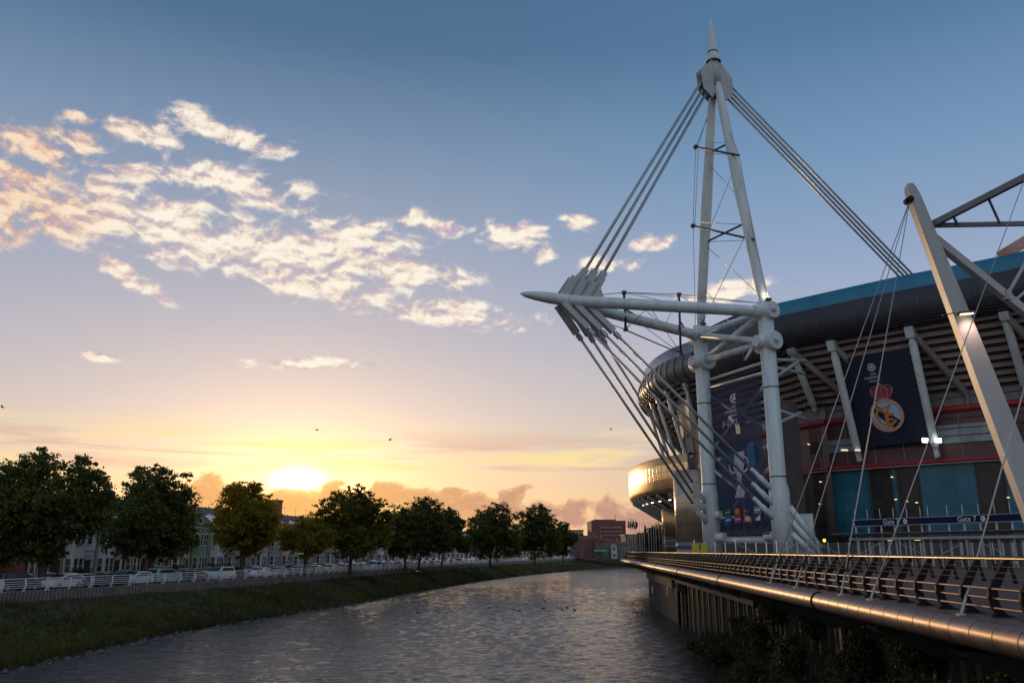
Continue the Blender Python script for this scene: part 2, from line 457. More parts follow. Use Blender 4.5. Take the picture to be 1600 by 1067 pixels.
def river():
    ys = [-80.0, -40, 0, 20, 30]
    y = 36.0
    while y < 330: ys.append(y); y += max(.16, .0034 * y)
    ys += [360, 400, 450, 520]; xs = [-60.0, -45] + list(np.arange(-36, 66, .25)) + [100, 200, 500]
    X, Y = np.meshgrid(np.array(xs), np.array(ys)); Z = np.zeros_like(X); g = np.random.default_rng(5)
    for k in range(46):
        lam = .75 * (1.085 ** k) if k < 30 else g.uniform(.8, 2.2)
        a = g.normal(np.pi / 2 + .15, .75); amp = .0078 * lam ** .8 if lam < 1.3 else .0075 * (lam / 1.3) ** -.3
        sp = np.maximum(.0034 * Y, .25) ; fade = np.clip((lam / sp - 2.0) / 1.2, 0, 1)
        ph = g.uniform(0, 6.28); wob = 1.2 * np.sin(X * .11 + k) * np.cos(Y * .07 + k * 2)
        Z += amp * fade * np.sin(2 * np.pi / lam * (np.cos(a) * X + np.sin(a) * Y) + ph + wob)
    Z *= (.75 + .35 * np.sin(X * .09 + Y * .05) * np.sin(Y * .033 + 1)) * np.clip((Y - 34) / 4, 0, 1) * np.clip((340 - Y) / 30, 0, 1) * np.clip((64 - np.abs(X)) / 12, 0, 1)
    nx, ny = len(xs), len(ys); V = np.stack([X, Y, Z], -1).reshape(-1, 3)
    i, j = np.meshgrid(np.arange(nx - 1), np.arange(ny - 1)); a = (j * nx + i).ravel(); Q = np.stack([a, a + 1, a + nx + 1, a + nx], 1)
    me = bpy.data.meshes.new('river_water'); me.vertices.add(len(V)); me.vertices.foreach_set('co', V.astype(np.float32).ravel())
    me.loops.add(Q.size); me.loops.foreach_set('vertex_index', Q.astype(np.int32).ravel()); me.polygons.add(len(Q)); me.polygons.foreach_set('loop_start', np.arange(0, Q.size, 4, dtype=np.int32))
    me.polygons.foreach_set('use_smooth', np.ones(len(Q), dtype=bool)); me.materials.append(water_mat()); me.update(calc_edges=True)
    o = bpy.data.objects.new('river_water', me); C.objects.link(o); tag(o, kind='structure')
river()

# left bank: retaining wall + grass slope
m_wall = mat_lines('ribbed_retaining_wall', (.17, .135, .13), (.04, .03, .03), .45, .16, 0, .85, uv=True, var=.35, vscale=.5)
w_ = strip('retaining_wall', RAIL, [0.15, 0.15, -.12, -.12], [3.69, 3.80, 3.80, 2.6], m_wall, 2.0, kind=None)
tag(w_, 'low ribbed concrete retaining wall under the white river railing', 'wall')

def bank_mat():
    m = bpy.data.materials.new('grassy_bank'); m.use_nodes = True; T = NT(m.node_tree); b = T.n['Principled BSDF']
    tc = T.node('ShaderNodeTexCoord'); v = tc.outputs['Object']
    n = T.noise(v, .12, 6, .65); n2 = T.noise(v, 1.4, 5, .7); z = T.sep(v)[2]
    c = T.ramp(T.m('ADD', T.m('MULTIPLY', n, .7), T.m('MULTIPLY', n2, .3)), [(.34, (.030, .020, .012, 1)), (.5, (.034, .034, .012, 1)), (.66, (.048, .060, .014, 1))])
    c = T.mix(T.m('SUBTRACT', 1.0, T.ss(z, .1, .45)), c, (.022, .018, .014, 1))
    T.l.new(c, b.inputs['Base Color']); b.inputs['Roughness'].default_value = .95
    bn = T.node('ShaderNodeBump'); bn.inputs['Strength'].default_value = 1; bn.inputs['Distance'].default_value = .25
    T.l.new(n2, bn.inputs['Height']); T.l.new(bn.outputs[0], b.inputs['Normal'])
    return m
BANK_N = 260; BANK_M = 14
def bank_point(i, q):
    tr = RAIL.L * i / BANK_N; a = RAIL.off(tr, -.12, 0)
    bpos = BANK_S[i]; b = SHORE.pos(bpos)
    p = a.lerp(b, q); z = 2.95 * (1 - q) ** .8 - .25 * q
    z += (noise.noise(Vector((p.x * .22, p.y * .22, 0))) * .35 + noise.noise(Vector((p.x * .8, p.y * .8, 3))) * .12) * min(1, 4 * q * (1 - q) + .1)
    p.z = z; return p
BANK_S = []
for i in range(BANK_N + 1):      # nearest shore parameter, monotone
    a = RAIL.pos(RAIL.L * i / BANK_N); lo = BANK_S[-1] if BANK_S else 0
    c = [(((SHORE.pos(t) - a).length), t) for t in np.arange(lo, min(SHORE.L, lo + 40), .5)] or [(0, lo)]
    BANK_S.append(min(c)[1])
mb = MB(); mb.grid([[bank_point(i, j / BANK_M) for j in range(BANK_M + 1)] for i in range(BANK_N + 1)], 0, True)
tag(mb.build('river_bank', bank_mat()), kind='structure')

def leaf_mat(name, dark, light, tr=.35, nscale=.6, gold=None):
    m = bpy.data.materials.new(name); m.use_nodes = True; T = NT(m.node_tree); b = T.n['Principled BSDF']; out = T.n['Material Output']
    tc = T.node('ShaderNodeTexCoord'); geo = T.node('ShaderNodeNewGeometry')
    n = T.noise(tc.outputs['Object'], nscale, 3, .6)
    f = T.m('ADD', T.m('MULTIPLY', n, .75), T.m('MULTIPLY', geo.outputs['Random Per Island'], .3))
    c = T.ramp(f, [(.36, tuple(dark) + (1,)), (.75, tuple(light) + (1,))])
    T.l.new(c, b.inputs['Base Color']); b.inputs['Roughness'].default_value = .6; b.inputs['Specular IOR Level'].default_value = .25
    t = T.node('ShaderNodeBsdfTranslucent'); T.l.new(T.mix(1.0, c, (1.6, 1.5, .6, 1), 'MULTIPLY'), t.inputs['Color'])
    mx = T.node('ShaderNodeMixShader'); mx.inputs[0].default_value = tr
    T.l.new(b.outputs[0], mx.inputs[1]); T.l.new(t.outputs[0], mx.inputs[2]); T.l.new(mx.outputs[0], out.inputs['Surface'])
    return m
def blade_mesh(name, bases, heights, width, m, seed=1, lean=.4, per=3):
    g = np.random.default_rng(seed); B = np.repeat(np.array([tuple(b) for b in bases]), per, 0); H = np.repeat(np.array(heights), per); n = len(B)
    B = B + np.c_[g.normal(0, .12, n), g.normal(0, .12, n), np.zeros(n)]
    a = g.uniform(0, 2 * np.pi, n); w = width * g.uniform(.6, 1.4, n) * .5
    dx, dy = np.cos(a) * w, np.sin(a) * w; lx, ly = g.normal(0, lean, n) * H, g.normal(0, lean, n) * H
    V = np.empty((n, 3, 3)); V[:, 0] = B + np.c_[-dx, -dy, np.zeros(n) - .05]; V[:, 1] = B + np.c_[dx, dy, np.zeros(n) - .05]
    V[:, 2] = B + np.c_[lx, ly, H * g.uniform(.6, 1.2, n)]
    return tri_mesh(name, V.reshape(-1, 3), 3, m)
def tri_mesh(name, V, k, m):
    n = len(V) // k; me = bpy.data.meshes.new(name); me.vertices.add(len(V)); me.vertices.foreach_set('co', V.astype(np.float32).ravel())
    me.loops.add(len(V)); me.loops.foreach_set('vertex_index', np.arange(len(V), dtype=np.int32))
    me.polygons.add(n); me.polygons.foreach_set('loop_start', np.arange(0, len(V), k, dtype=np.int32))
    me.materials.append(m); me.update(calc_edges=True); me.validate()
    o = bpy.data.objects.new(name, me); C.objects.link(o); return o
m_grass = leaf_mat('grass_blades', (.030, .021, .010), (.105, .115, .022), .4, .16)
bs = []; hs = []
for k in range(38000):
    i = int(BANK_N * (.115 + .86 * rnd.random() ** 1.7)); q = rnd.random() ** .75 * .93 + .02
    a = bank_point(i, q); b2 = bank_point(min(BANK_N, i + 1), q); p = a.lerp(b2, rnd.random())
    dn_ = noise.noise(Vector((p.x * .12, p.y * .12, 9)))
    if rnd.random() > .8 + dn_ * .9 + .3 * (q > .5): continue
    bs.append(p); hs.append(rnd.uniform(.18, .5) * (1.6 if dn_ > .2 else 1))
tag(blade_mesh('bank_grass', bs, hs, .085, m_grass, 3, .35, 4), kind='stuff', label='rough grass growing on the left river bank')

# right bank land + promenade plaza level
SL = .0749
def ax(a, Y, z=0): return Vector((a + SL * Y, Y, z))
m_plaza = mat_lines('plaza_paving', (.075, .055, .055), (.05, .04, .04), 1.2, .02, 0, .8, uv=True, axis2=1, period2=1.2, width2=.02, bump=.3, var=.25, vscale=.4, spec=.2)
edge = [(10.5, -60), (11.0, 0), (17.3, 86), (18.9, 119), (27, 160), (38, 195), (70, 245), (130, 290), (300, 330), (700, 350)]
mb = MB(); mb.grid([[Vector((x, y, 5.74)), Vector((x + 60, y, 5.74)), Vector((1200, y, 5.74))] for x, y in edge], 0, False, [[(y, x), (y, x + 60), (y, 1200)] for x, y in edge])
tag(mb.build('plaza', m_plaza), kind='structure')
mb = MB(); mb.grid([[Vector((x, y, 5.735)), Vector((x, y, -2))] for x, y in edge[2:]], 0)
tag(mb.build('quay_wall', mat('quay_concrete', (.07, .06, .055), .9, 0, .3, .5, .4, 4)), 'dark quay wall under the far end of the promenade', 'wall')
# bank of rubble and shrubs below the promenade
def rb(i, j):
    Y = -20 + 96 * i / 60; q = j / 8; wd = np.interp(Y, [-20, 10, 30, 45, 58, 67, 76], [7, 6.5, 5.4, 4.2, 2.4, 1.2, .1])
    top = np.interp(Y, [-20, 45, 76], [3.4, 2.8, .1])
    p = Vector((11.0 + SL * Y + .1 - wd * q, Y, top * (1 - q) ** 1.1 - .3 * q)); p.z += noise.noise(p * .7) * .3 * (1 - q); return p
mb = MB(); mb.grid([[rb(i, j) for j in range(9)] for i in range(61)], 0, True)
tag(mb.build('river_bank_right', mat('dark_bank_soil', (.03, .028, .018), .95, 0, .5, .6, .8, 3)), kind='structure')
# mud bars in the far water
for (x0, x1, yy, k) in ((962, 1012, 893.5, 0), (992, 1014, 899, 1)):
    a = onz(x0, yy, 0); b = onz(x1, yy, 0); mb = MB(); ring = []
    for q in range(20):
        t = 2 * math.pi * q / 20; ring.append(Vector(((a.x + b.x) / 2 + 9 + math.cos(t) * ((b.x - a.x) / 2 + 9), a.y + math.sin(t) * 3.5, .02)))
    mb.add(ring + [Vector(((a.x + b.x) / 2 + 9, a.y, .22))], [(q, (q + 1) % 20, 20) for q in range(20)])
    tag(mb.build('mud_bar', MATS['dark_bank_soil']), kind='structure')

# ================================================================== RIVERSIDE PROMENADE (cantilevered deck with railings)
Y0, Y1 = 2.0, 158.0
def promenade():
    loc = ax(9.3, 20, 5.8)
    t = W('promenade_deck', loc, 'riverside promenade deck with a rounded metal edge, cantilevered over the dark quay', 'promenade')
    # end curve: after Y1 the deck swings to the right
    line = Curve([(SL * y, y) for y in np.arange(Y0, Y1 + 1, 4.0)] + [(SL * Y1 + 3, Y1 + 9), (SL * Y1 + 10, Y1 + 15), (SL * Y1 + 24, Y1 + 19)], .5)
    def sweep(name, prof, m, smooth=True, ta=0, tb=None, st=1.0):
        tb = line.L if tb is None else tb; n = int((tb - ta) / st); mb = MB(); rows = []; uv = []
        acc = [0]
        for (a, z), (b, z2) in zip(prof, prof[1:]): acc.append(acc[-1] + math.hypot(a - b, z - z2))
        for i in range(n + 1):
            s = ta + (tb - ta) * i / n
            rows.append([line.off(s, -a, z) for a, z in prof]); uv.append([(s, q) for q in acc])
        mb.grid(rows, 0, smooth, uv); return t.part(name, mb, m)
    m_deck = mat_lines('deck_planks', (.085, .058, .056), (.02, .014, .014), .95, .025, 0, .85, spec=.2, uv=True, var=.25, vscale=2.2, bump=.4, dist=.02)
    m_edge = mat_lines('brushed_bronze_cladding', (.20, .135, .11), (.02, .015, .012), 1.0, .035, 0, .42, .7, var=.42, vscale=2.6, uv=True, bump=.9, dist=.03)
    sweep('deck', [(9.0, 5.80), (12.5, 5.80), (19.8, 5.80)], m_deck, False)
    arc = [(8.5 - .29 * math.sin(q), 5.49 + .29 * math.cos(q)) for q in np.linspace(-.1, 2.9, 16)]
    sweep('edge_cladding', [(9.02, 5.806), (8.85, 5.803), (8.66, 5.79)] + arc, m_edge, True)
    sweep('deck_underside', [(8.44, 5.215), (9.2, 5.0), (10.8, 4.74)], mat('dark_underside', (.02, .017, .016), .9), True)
    sweep('edge_beam', [(10.0, 4.78), (10.0, 4.15), (10.45, 4.15)], mat('weathered_concrete', (.075, .062, .055), .85, 0, .3, .5, .3, 6, stretch=(1, 1, .3)), False, 48)
    for s in np.arange(9, line.L, 20.0):       # the wide expansion joints
        mb = MB(); mb.tube([line.off(s, -(8.5 + .31 * math.sin(-q)), 5.49 + .31 * math.cos(q)) for q in np.linspace(-.2, 2.9, 12)], .03, 5); t.part('joint_collar', mb, m_black)
    # cantilever brackets under the deck
    for k, s in enumerate(np.arange(14, line.L - 10, 5.4)):
        mb = MB(); a = line.off(s, -8.8, 5.0); b = line.off(s, -11.2, 3.7)
        mb.prism([line.off(s, -8.7, 4.93), line.off(s, -11.2, 4.75), line.off(s, -11.2, 3.9)], line.dir(s) * .12); t.part('bracket', mb, m_dark)
    # ---- outer railing
    def post(s):
        mb = MB(); d = line.dir(s); P = lambda a, z: line.off(s, -a, z) - d * .05
        mb.prism([P(9.42, 5.80), P(8.98, 5.80), P(9.10, 5.90), P(9.02, 6.02), P(8.98, 6.2), P(9.0, 6.36), P(9.08, 6.52), P(9.42, 7.0), P(9.52, 7.0), P(9.52, 6.93), P(9.30, 6.5), P(9.2, 6.36), P(9.19, 6.12), P(9.26, 5.93)], d * .10)
        mb.box(line.off(s, -9.2, 5.815), (.5, .22, .03), math.atan2(d.y, d.x) - math.pi / 2)
        return mb
    ss = np.arange(5.4, line.L - .5, 1.36)
    for s in ss[:84]: t.part('railing_post', post(s), m_black)
    mb = MB()
    for s in ss[84:]:
        q = post(s); mb.add(q.v, q.f)
    tag(t.part('railing_post', mb, m_black), kind='stuff'); m_wire2 = mat('dull_wire', (.12, .09, .085), .7, 0, spec=.2)
    m_rail = mat('sunset_lit_handrail_steel', (.44, .32, .21), .36, .85, .1, 2)  # stainless rail, the sunset's reflection put into its gold colour
    m_rail2 = mat('satin_rail_tube', (.20, .14, .125), .5, .6, .2, 2, grime=((.1, .06, .05), .3))
    def rail(name, a, z, r, m, n=8, st=2.0):
        mb = MB(); mb.tube([line.off(s, -a, z) for s in np.arange(0, line.L, st)], r, n); return t.part(name, mb, m)
    rail('handrail', 9.5, 7.03, .035, m_rail, 10)
    for z in (6.0, 6.2, 6.4): rail('rail_tube', 9.07, z, .03, m_rail2)
    for k, z in enumerate((6.62, 6.74, 6.86)): rail('rail_wire', 9.16 + k * .09, z, .008, m_wire2, 5)
    # ---- inner railing
    def post2(s):
        mb = MB(); d = line.dir(s); P = lambda a, z: line.off(s, -a, z) - d * .025
        mb.prism([P(19.2, 5.8), P(19.4, 5.8), P(19.14, 6.95), P(19.04, 6.95)], d * .05); return mb
    s2 = np.arange(20, 150, 1.45)
    for s in s2[:90]: t.part('inner_railing_post', post2(s), m_black)
    for z in (6.15, 6.4, 6.65): rail('inner_rail_wire', 19.3 - (z - 5.8) * .22, z, .012, m_wire2, 5)
    rail('inner_handrail', 19.1, 6.97, .025, m_black, 6)
    return t, line
PROM, PL = promenade()

# sheet pile wall and the piers in the water
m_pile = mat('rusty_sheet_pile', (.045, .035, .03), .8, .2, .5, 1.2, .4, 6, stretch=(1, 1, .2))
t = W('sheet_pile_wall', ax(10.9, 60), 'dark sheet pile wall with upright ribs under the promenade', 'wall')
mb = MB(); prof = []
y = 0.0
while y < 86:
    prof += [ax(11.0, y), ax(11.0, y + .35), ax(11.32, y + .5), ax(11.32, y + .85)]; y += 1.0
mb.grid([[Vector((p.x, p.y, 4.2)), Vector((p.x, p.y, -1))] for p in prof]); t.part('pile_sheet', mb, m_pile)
for k in range(16):
    Y = 36 + k * 3.2; mb = MB(); p = ax(10.93, Y, 1.6); mb.box(p, (.16, .34, 5.2), -SL); t.part('pile_rib', mb, mat('pale_steel_rib', (.075, .068, .064), .7, .2, .3, 2, stretch=(1, 1, .3)))
t = W('quay_pier', ax(10.4, 87.5), 'square concrete pier block where the sheet piles end', 'pier')
mb = MB(); mb.box(ax(10.75, 87.2, 4.0), (1.3, 1.6, 1.5), -SL); t.part('pier_cap', mb, MATS['weathered_concrete'])
mb = MB(); mb.box(ax(10.9, 87.4, .9), (.7, .9, 5.2), -SL); t.part('pier_column', mb, mat('wet_concrete', (.06, .052, .048), .7, 0, .3, 1))
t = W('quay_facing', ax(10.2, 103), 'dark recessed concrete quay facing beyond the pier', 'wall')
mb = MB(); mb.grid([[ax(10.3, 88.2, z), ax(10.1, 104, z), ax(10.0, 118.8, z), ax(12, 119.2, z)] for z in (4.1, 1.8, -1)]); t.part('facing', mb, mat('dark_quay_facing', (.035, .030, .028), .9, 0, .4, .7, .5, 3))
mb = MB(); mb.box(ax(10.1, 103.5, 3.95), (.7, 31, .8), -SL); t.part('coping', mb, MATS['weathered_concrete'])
for k, (px, py, lab) in enumerate([(1025, 921, 'pale orange life buoy hanging on the far end of the dark quay facing'), (1051, 923, 'pale life buoy hanging on the quay facing right beside the pier')]):
    Y = (px == 1025) and 111 or 93; p = at(px, py, Y); p = Vector((10.1 + SL * Y - .28, Y, p.z))
    mb = MB(); mb.tube([p + Vector((0.02 * math.cos(q), .36 * math.cos(q), .46 * math.sin(q))) for q in np.linspace(0, 2 * math.pi, 17)], .075, 8, caps=False)
    o = mb.build('life_buoy', mat('faded_buoy', (.55, .42, .36), .6)); tag(o, lab, 'life buoy', 'life buoys on the quay')

# ================================================================== STADIUM
RA = Curve([(128, 22), (104, 46), (82, 71), (61, 93.3), (50, 103), (38, 115)], .5)     # long side, right -> mast
RB = Curve([(31, 136), (27.8, 143.5), (26.3, 155), (27.8, 172), (35, 190), (50, 203), (72, 210)], .5)  # rounded corner beyond the mast
RR = Curve([(38.0, 115), (35.6, 121.5), (33.0, 129), (31, 136)], .5)
ST = W('stadium', (60, 130, 5.8), 'large grey stadium with a blue roof edge, dark corrugated eaves and red stripes', 'stadium')
m_fascia = mat('blue_roof_edge', (.020, .155, .27), .45, 0, .18, .25, stretch=(1, 1, .3), grime=((.02, .10, .16), .4))
m_fascia2 = mat('grey_mauve_roof_edge', (.24, .23, .29), .4, .3, .2, .3)
m_corr = mat_lines('corrugated_eaves', (.085, .083, .105), (.008, .008, .012), .30, .30, 2, .5, .35, .22, .6, bump=1.0, dist=.1)
m_corr2 = mat_lines('perforated_pale_eaves', (.26, .25, .25), (.05, .045, .05), .26, .26, 2, .42, .6, .2, .8, bump=1.0, dist=.08)  # paler, more metallic grey than the long side's eaves
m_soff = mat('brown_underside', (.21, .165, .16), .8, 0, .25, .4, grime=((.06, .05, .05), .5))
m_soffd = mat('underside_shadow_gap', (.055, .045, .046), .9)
m_red = mat('red_band', (.26, .014, .02), .5, 0, .15, .6)
m_maroon = mat('maroon_panel', (.085, .030, .042), .45, 0, .3, .5, stretch=(1, 1, .6))
m_teal = mat_lines('teal_glass', (.020, .125, .19), (.010, .05, .08), 1.55, .02, 1, .34, 0, .35, .35, bump=.2, spec=.35, uv=True, axis2=0, period2=1.9, width2=.02)
m_darkglass = mat_lines('dark_facade_glass', (.022, .021, .024), (.006, .006, .006), 1.55, .03, 1, .3, 0, .5, .5, bump=.2, spec=.35, uv=True, axis2=0, period2=2.3, width2=.025)
m_win = mat('pale_window_panel', (.20, .27, .30), .35, 0, .3, .4, grime=((.08, .10, .12), .5), stretch=(1, 1, .5))
m_mesh = mat('grey_mesh_cladding', (.17, .165, .175), .6, .3, .25, .8, .5, 30)
m_line = mat('pale_mullion', (.26, .24, .26), .5)
m_panel = mat('charcoal_panel', (.040, .042, .052), .5, .2, .25, .2)
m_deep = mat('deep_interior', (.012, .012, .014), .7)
PROF_F = [(-1.2, 42.2), (0, 41.95), (.25, 39.95)]
PROF_C = [(.3, 39.9), (.75, 39.2), (1.0, 38.2), (.95, 37.1), (.5, 36.2), (-.4, 35.55), (-1.4, 35.2), (-2.2, 35.2)]
def sgrid(curve, prof, ta, tb, st=1.0, sign=1):
    mb = MB(); n = max(1, int((tb - ta) / st)); rows = []; uv = []
    for i in range(n + 1):
        s = ta + (tb - ta) * i / n; rows.append([curve.off(s, o * sign, z) for o, z in prof]); uv.append([(s, z) for o, z in prof])
    mb.grid(rows, 0, True, uv); return mb
for cv, mf, mc in ((RA, m_fascia, m_corr), (RB, m_fascia2, m_corr2)):
    ST.part('roof_edge', sgrid(cv, PROF_F, 0, cv.L), mf)
    step = 6.6 if cv is RA else 2.35
    ts = np.arange(0.0, cv.L, step)[::-1]
    s = cv.L if cv is RA else 0.0
    rng = []
    while (s > 0.5 if cv is RA else s < cv.L - .5):
        e = max(0, s - step) if cv is RA else min(cv.L, s + step); rng.append((min(s, e), max(s, e))); s = e
    for a, b in rng[:30]:
        ST.part('eaves_panel', sgrid(cv, PROF_C, a, b), mc)
        mb = MB(); mb.tube([cv.off(a, o + .05, z) for o, z in PROF_C], .09 if cv is RA else .11, 5); ST.part('panel_joint', mb, mat('joint_strip', (.075, .078, .09) if cv is RA else (.03, .03, .035), .5, .4))
# roof plane rising inward, and the dark recessed wall behind the mast
mb = MB(); rows = [[RA.off(s, -.6, 42.1), RA.off(s, -45, 45.5)] for s in np.arange(0, RA.L, 4)] + [[RR.off(RR.L * q / 3, -.6, 42.1), RR.off(0, -45, 45.5)] for q in (1, 2)] + [[RB.off(s, -.6, 42.1), RB.off(s, -40, 45.5)] for s in np.arange(0, RB.L, 4)]
mb.grid(rows); ST.part('roof', mb, mat('roof_sheet', (.16, .18, .20), .5, .3, .2, .1))
ST.part('recess_panel', sgrid(RR, [(-.3, 43.0), (.4, 42.6), (.5, 38.5)], 0, RR.L), m_panel)
ST.part('recess_panel', sgrid(RR, [(.42, 38.44), (.42, 34.6), (-2.2, 34.6)], 0, RR.L), mat('graphite_panel', (.075, .08, .092), .45, .3, .2, .3))
mb = MB()
for q in (.02, .33, .66, .98): mb.tube([RR.off(RR.L * q, .56, 42.4), RR.off(RR.L * q, .48, 34.8)], .07, 5)
ST.part('panel_joint', mb, m_line)
# ribbed seating-bowl underside
def stepped(n, o0, z0, o1, z1):
    P = []
    for k in range(n):
        a = k / n; b = (k + .72) / n; c = (k + 1) / n
        P += [(o0 + (o1 - o0) * a, z0 + (z1 - z0) * a), (o0 + (o1 - o0) * a + .05, z0 + (z1 - z0) * b), (o0 + (o1 - o0) * c - .28, z0 + (z1 - z0) * b - .0)]
    P.append((o1, z1)); return P
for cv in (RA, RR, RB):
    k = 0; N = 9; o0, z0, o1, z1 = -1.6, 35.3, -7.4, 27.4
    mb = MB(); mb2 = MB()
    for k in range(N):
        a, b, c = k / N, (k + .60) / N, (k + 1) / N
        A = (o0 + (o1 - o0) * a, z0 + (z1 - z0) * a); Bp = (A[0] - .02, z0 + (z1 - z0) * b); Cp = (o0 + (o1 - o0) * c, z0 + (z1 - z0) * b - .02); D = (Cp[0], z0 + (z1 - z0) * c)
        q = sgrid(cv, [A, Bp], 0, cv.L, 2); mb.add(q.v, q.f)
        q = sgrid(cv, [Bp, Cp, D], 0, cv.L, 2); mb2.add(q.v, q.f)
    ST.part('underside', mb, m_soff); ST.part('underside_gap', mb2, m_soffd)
# facade bands
for cv in (RA, RR, RB):
    F_ = -7.4
    ST.part('mesh_cladding', sgrid(cv, [(F_ - .1, 27.5), (F_ - .1, 25.5)], 0, cv.L, 2), m_mesh)
    ST.part('red_stripe', sgrid(cv, [(F_ - .1, 25.52), (F_ + .25, 25.52), (F_ + .25, 24.75), (F_ - .1, 24.75)], 0, cv.L, 2), m_red)
    ST.part('maroon_panel', sgrid(cv, [(F_ - .12, 24.8), (F_ - .12, 22.6)], 0, cv.L, 2), m_maroon)
    if cv is not RA:
        ST.part('window_band', sgrid(cv, [(F_ - .16, 22.6), (F_ - .16, 20.7)], 0, cv.L, 2), m_darkglass)
    ST.part('maroon_panel', sgrid(cv, [(F_ - .12, 20.7), (F_ - .12, 18.7)], 0, cv.L, 2), m_maroon)
    ST.part('red_stripe', sgrid(cv, [(F_ - .1, 18.75), (F_ + .35, 18.75), (F_ + .35, 18.22), (F_ - .1, 18.22)], 0, cv.L, 2), m_red)
    ST.part('stripe_trim', sgrid(cv, [(F_ + .38, 18.22), (F_ + .38, 18.08), (F_ - .1, 18.08)], 0, cv.L, 2), m_white2)
    ST.part('base_wall', sgrid(cv, [(F_ - .35, 9.2), (F_ - .35, 5.6)], 0, cv.L, 2), m_deep)
fp = lambda px, o, z: RA.find(lambda t: px_of(RA.off(t, o, z)) - px, 22, RA.L)
# window row on the long side: pale panels where the photograph has them, dark elsewhere
for (xa, xb, z1, z2, mm) in ((1284, 1316, 22.6, 20.7, m_win), (1316, 1345, 22.6, 20.7, m_win), (1466, 1519, 23.1, 20.7, m_win), (1519, 1570, 23.1, 20.7, m_win), (1262, 1284, 22.6, 20.7, m_darkglass), (1345, 1466, 22.6, 20.7, m_darkglass), (1570, 1700, 23.1, 20.7, m_darkglass)):
    a, b = fp(xa, -7.5, 21.5), fp(xb, -7.5, 21.5); a, b = min(a, b), max(a, b)
    ST.part('window_panel', sgrid(RA, [(-7.50, z1), (-7.50, z2)], a, b, 2), mm)
# teal and dark glass bays under the lower stripe
for (xa, xb, mm) in ((1245, 1290, m_darkglass), (1290, 1361, m_teal), (1361, 1396, m_darkglass), (1396, 1405, m_teal), (1405, 1440, m_darkglass), (1440, 1530, m_teal), (1530, 1572, m_darkglass), (1572, 1680, m_teal)):
    a, b = fp(xa, -7.6, 14), fp(xb, -7.6, 14); a, b = min(a, b), max(a, b)
    ST.part('glass_bay', sgrid(RA, [(-7.62, 18.1), (-7.62, 9.15)], a, b, 2), mm)
    mb = MB(); mb.beam(RA.off(a, -7.55, 18.05), RA.off(a, -7.55, 9.2), .16, .16, (1, 0, 0)); ST.part('mullion', mb, m_panel)
for cv in (RR, RB): ST.part('lower_wall', sgrid(cv, [(-7.62, 18.1), (-7.62, 9.15)], 0, cv.L, 2), m_darkglass)
# vertical joints on the maroon bands
mb = MB(); s = RA.L - 1.5
while s > 25:
    mb.beam(RA.off(s, -7.46, 27.4), RA.off(s, -7.46, 18.8), .10, .06, (1, 0, 0)); s -= 3.9
ST.part('cladding_joint', mb, m_line)
mb = MB()
for z in (23.9, 22.62, 21.65, 20.68, 26.6):
    mb.tube([RA.off(s, -7.43, z) for s in np.arange(20, RA.L, 3)], .045, 4)
ST.part('cladding_rail', mb, m_dark)
# little lit fittings inside the glass
m_lampw = mat('lit_fitting', (1, .8, .5), .4, emit=(1.0, .72, .38), estr=1.6)
for (px, py, w) in ((1277, 733, .5), (1281, 752.5, 0), (1280, 787, 0), (1393, 745, 0), (1399, 780, 0), (1415, 783, 0), (1431, 785, 0), (1573, 777, 0), (1417, 722, 0), (1233, 694, 0), (1542, 664, 0)):
    s = fp(px, -7.0, zat(py, 112)); p = RA.off(s, -7.25, 0); p.z = zat(py, p.y)
    mb = MB(); mb.box(p, (.34, .14, .10), .6); ST.part('wall_light', mb, m_lampw)
# struts (white raking columns) with their brackets, and the heavy raking beams
def strut(cv, s, o_t, z_t, o_b, z_b, r, beam=True, ds=2.2):
    a = cv.off(s, o_t, z_t); b = cv.off(s, o_b, z_b); d = (b - a)
    mb = MB(); mb.tube([a + d * .05, a + d * .10, a + d * .13, a + d * .9, a + d * .95], [r * .7, r * .75, r, r, r * .6], 12)
    mb.beam(a + d * -.01, a + d * .075, r * 2.0, r * 2.2); mb.beam(a + d * .93, b, r * 1.0, r * 1.3)
    st = ST.part('strut', mb, m_white)
    if beam:
        mb = MB(); e = cv.off(s - ds if cv is RA else s + ds, -7.2, 26.9); mb.beam(a + Vector((0, 0, -.3)), e, .48, .75)
        mb.beam(e, e - Vector((0, 0, 1.6)), .3, .4, (1, 0, 0)); ST.part('raking_beam', mb, mat('raking_beam_grey', (.22, .20, .205), .6, 0, .2, .5))
    return a, b
strut_s = []
for (px, zb) in ((1298, 19.2), (1420, 19.0), (1567, 26.2), (1236, 27.0)):
    s = fp(px, -1.0, 35.2); strut_s.append(s)
    strut(RA, s, -1.0, 35.2, -6.4 if zb < 20 else -6.9, zb, .52, True, 4.5 if px != 1236 else 6)
strut(RA, max(2, strut_s[2] - 15), -1.0, 35.2, -6.6, 19, .52)
fb = lambda px, o, z, t1=45: RB.find(lambda t: px_of(RB.off(t, o, z)) - px, 0, t1)
for s in (4.5, 12.0, 18.5, 25, 32, 40): strut(RB, s, -1.0, 35.3, -4.6, 22.0, .33, True, 2.2)
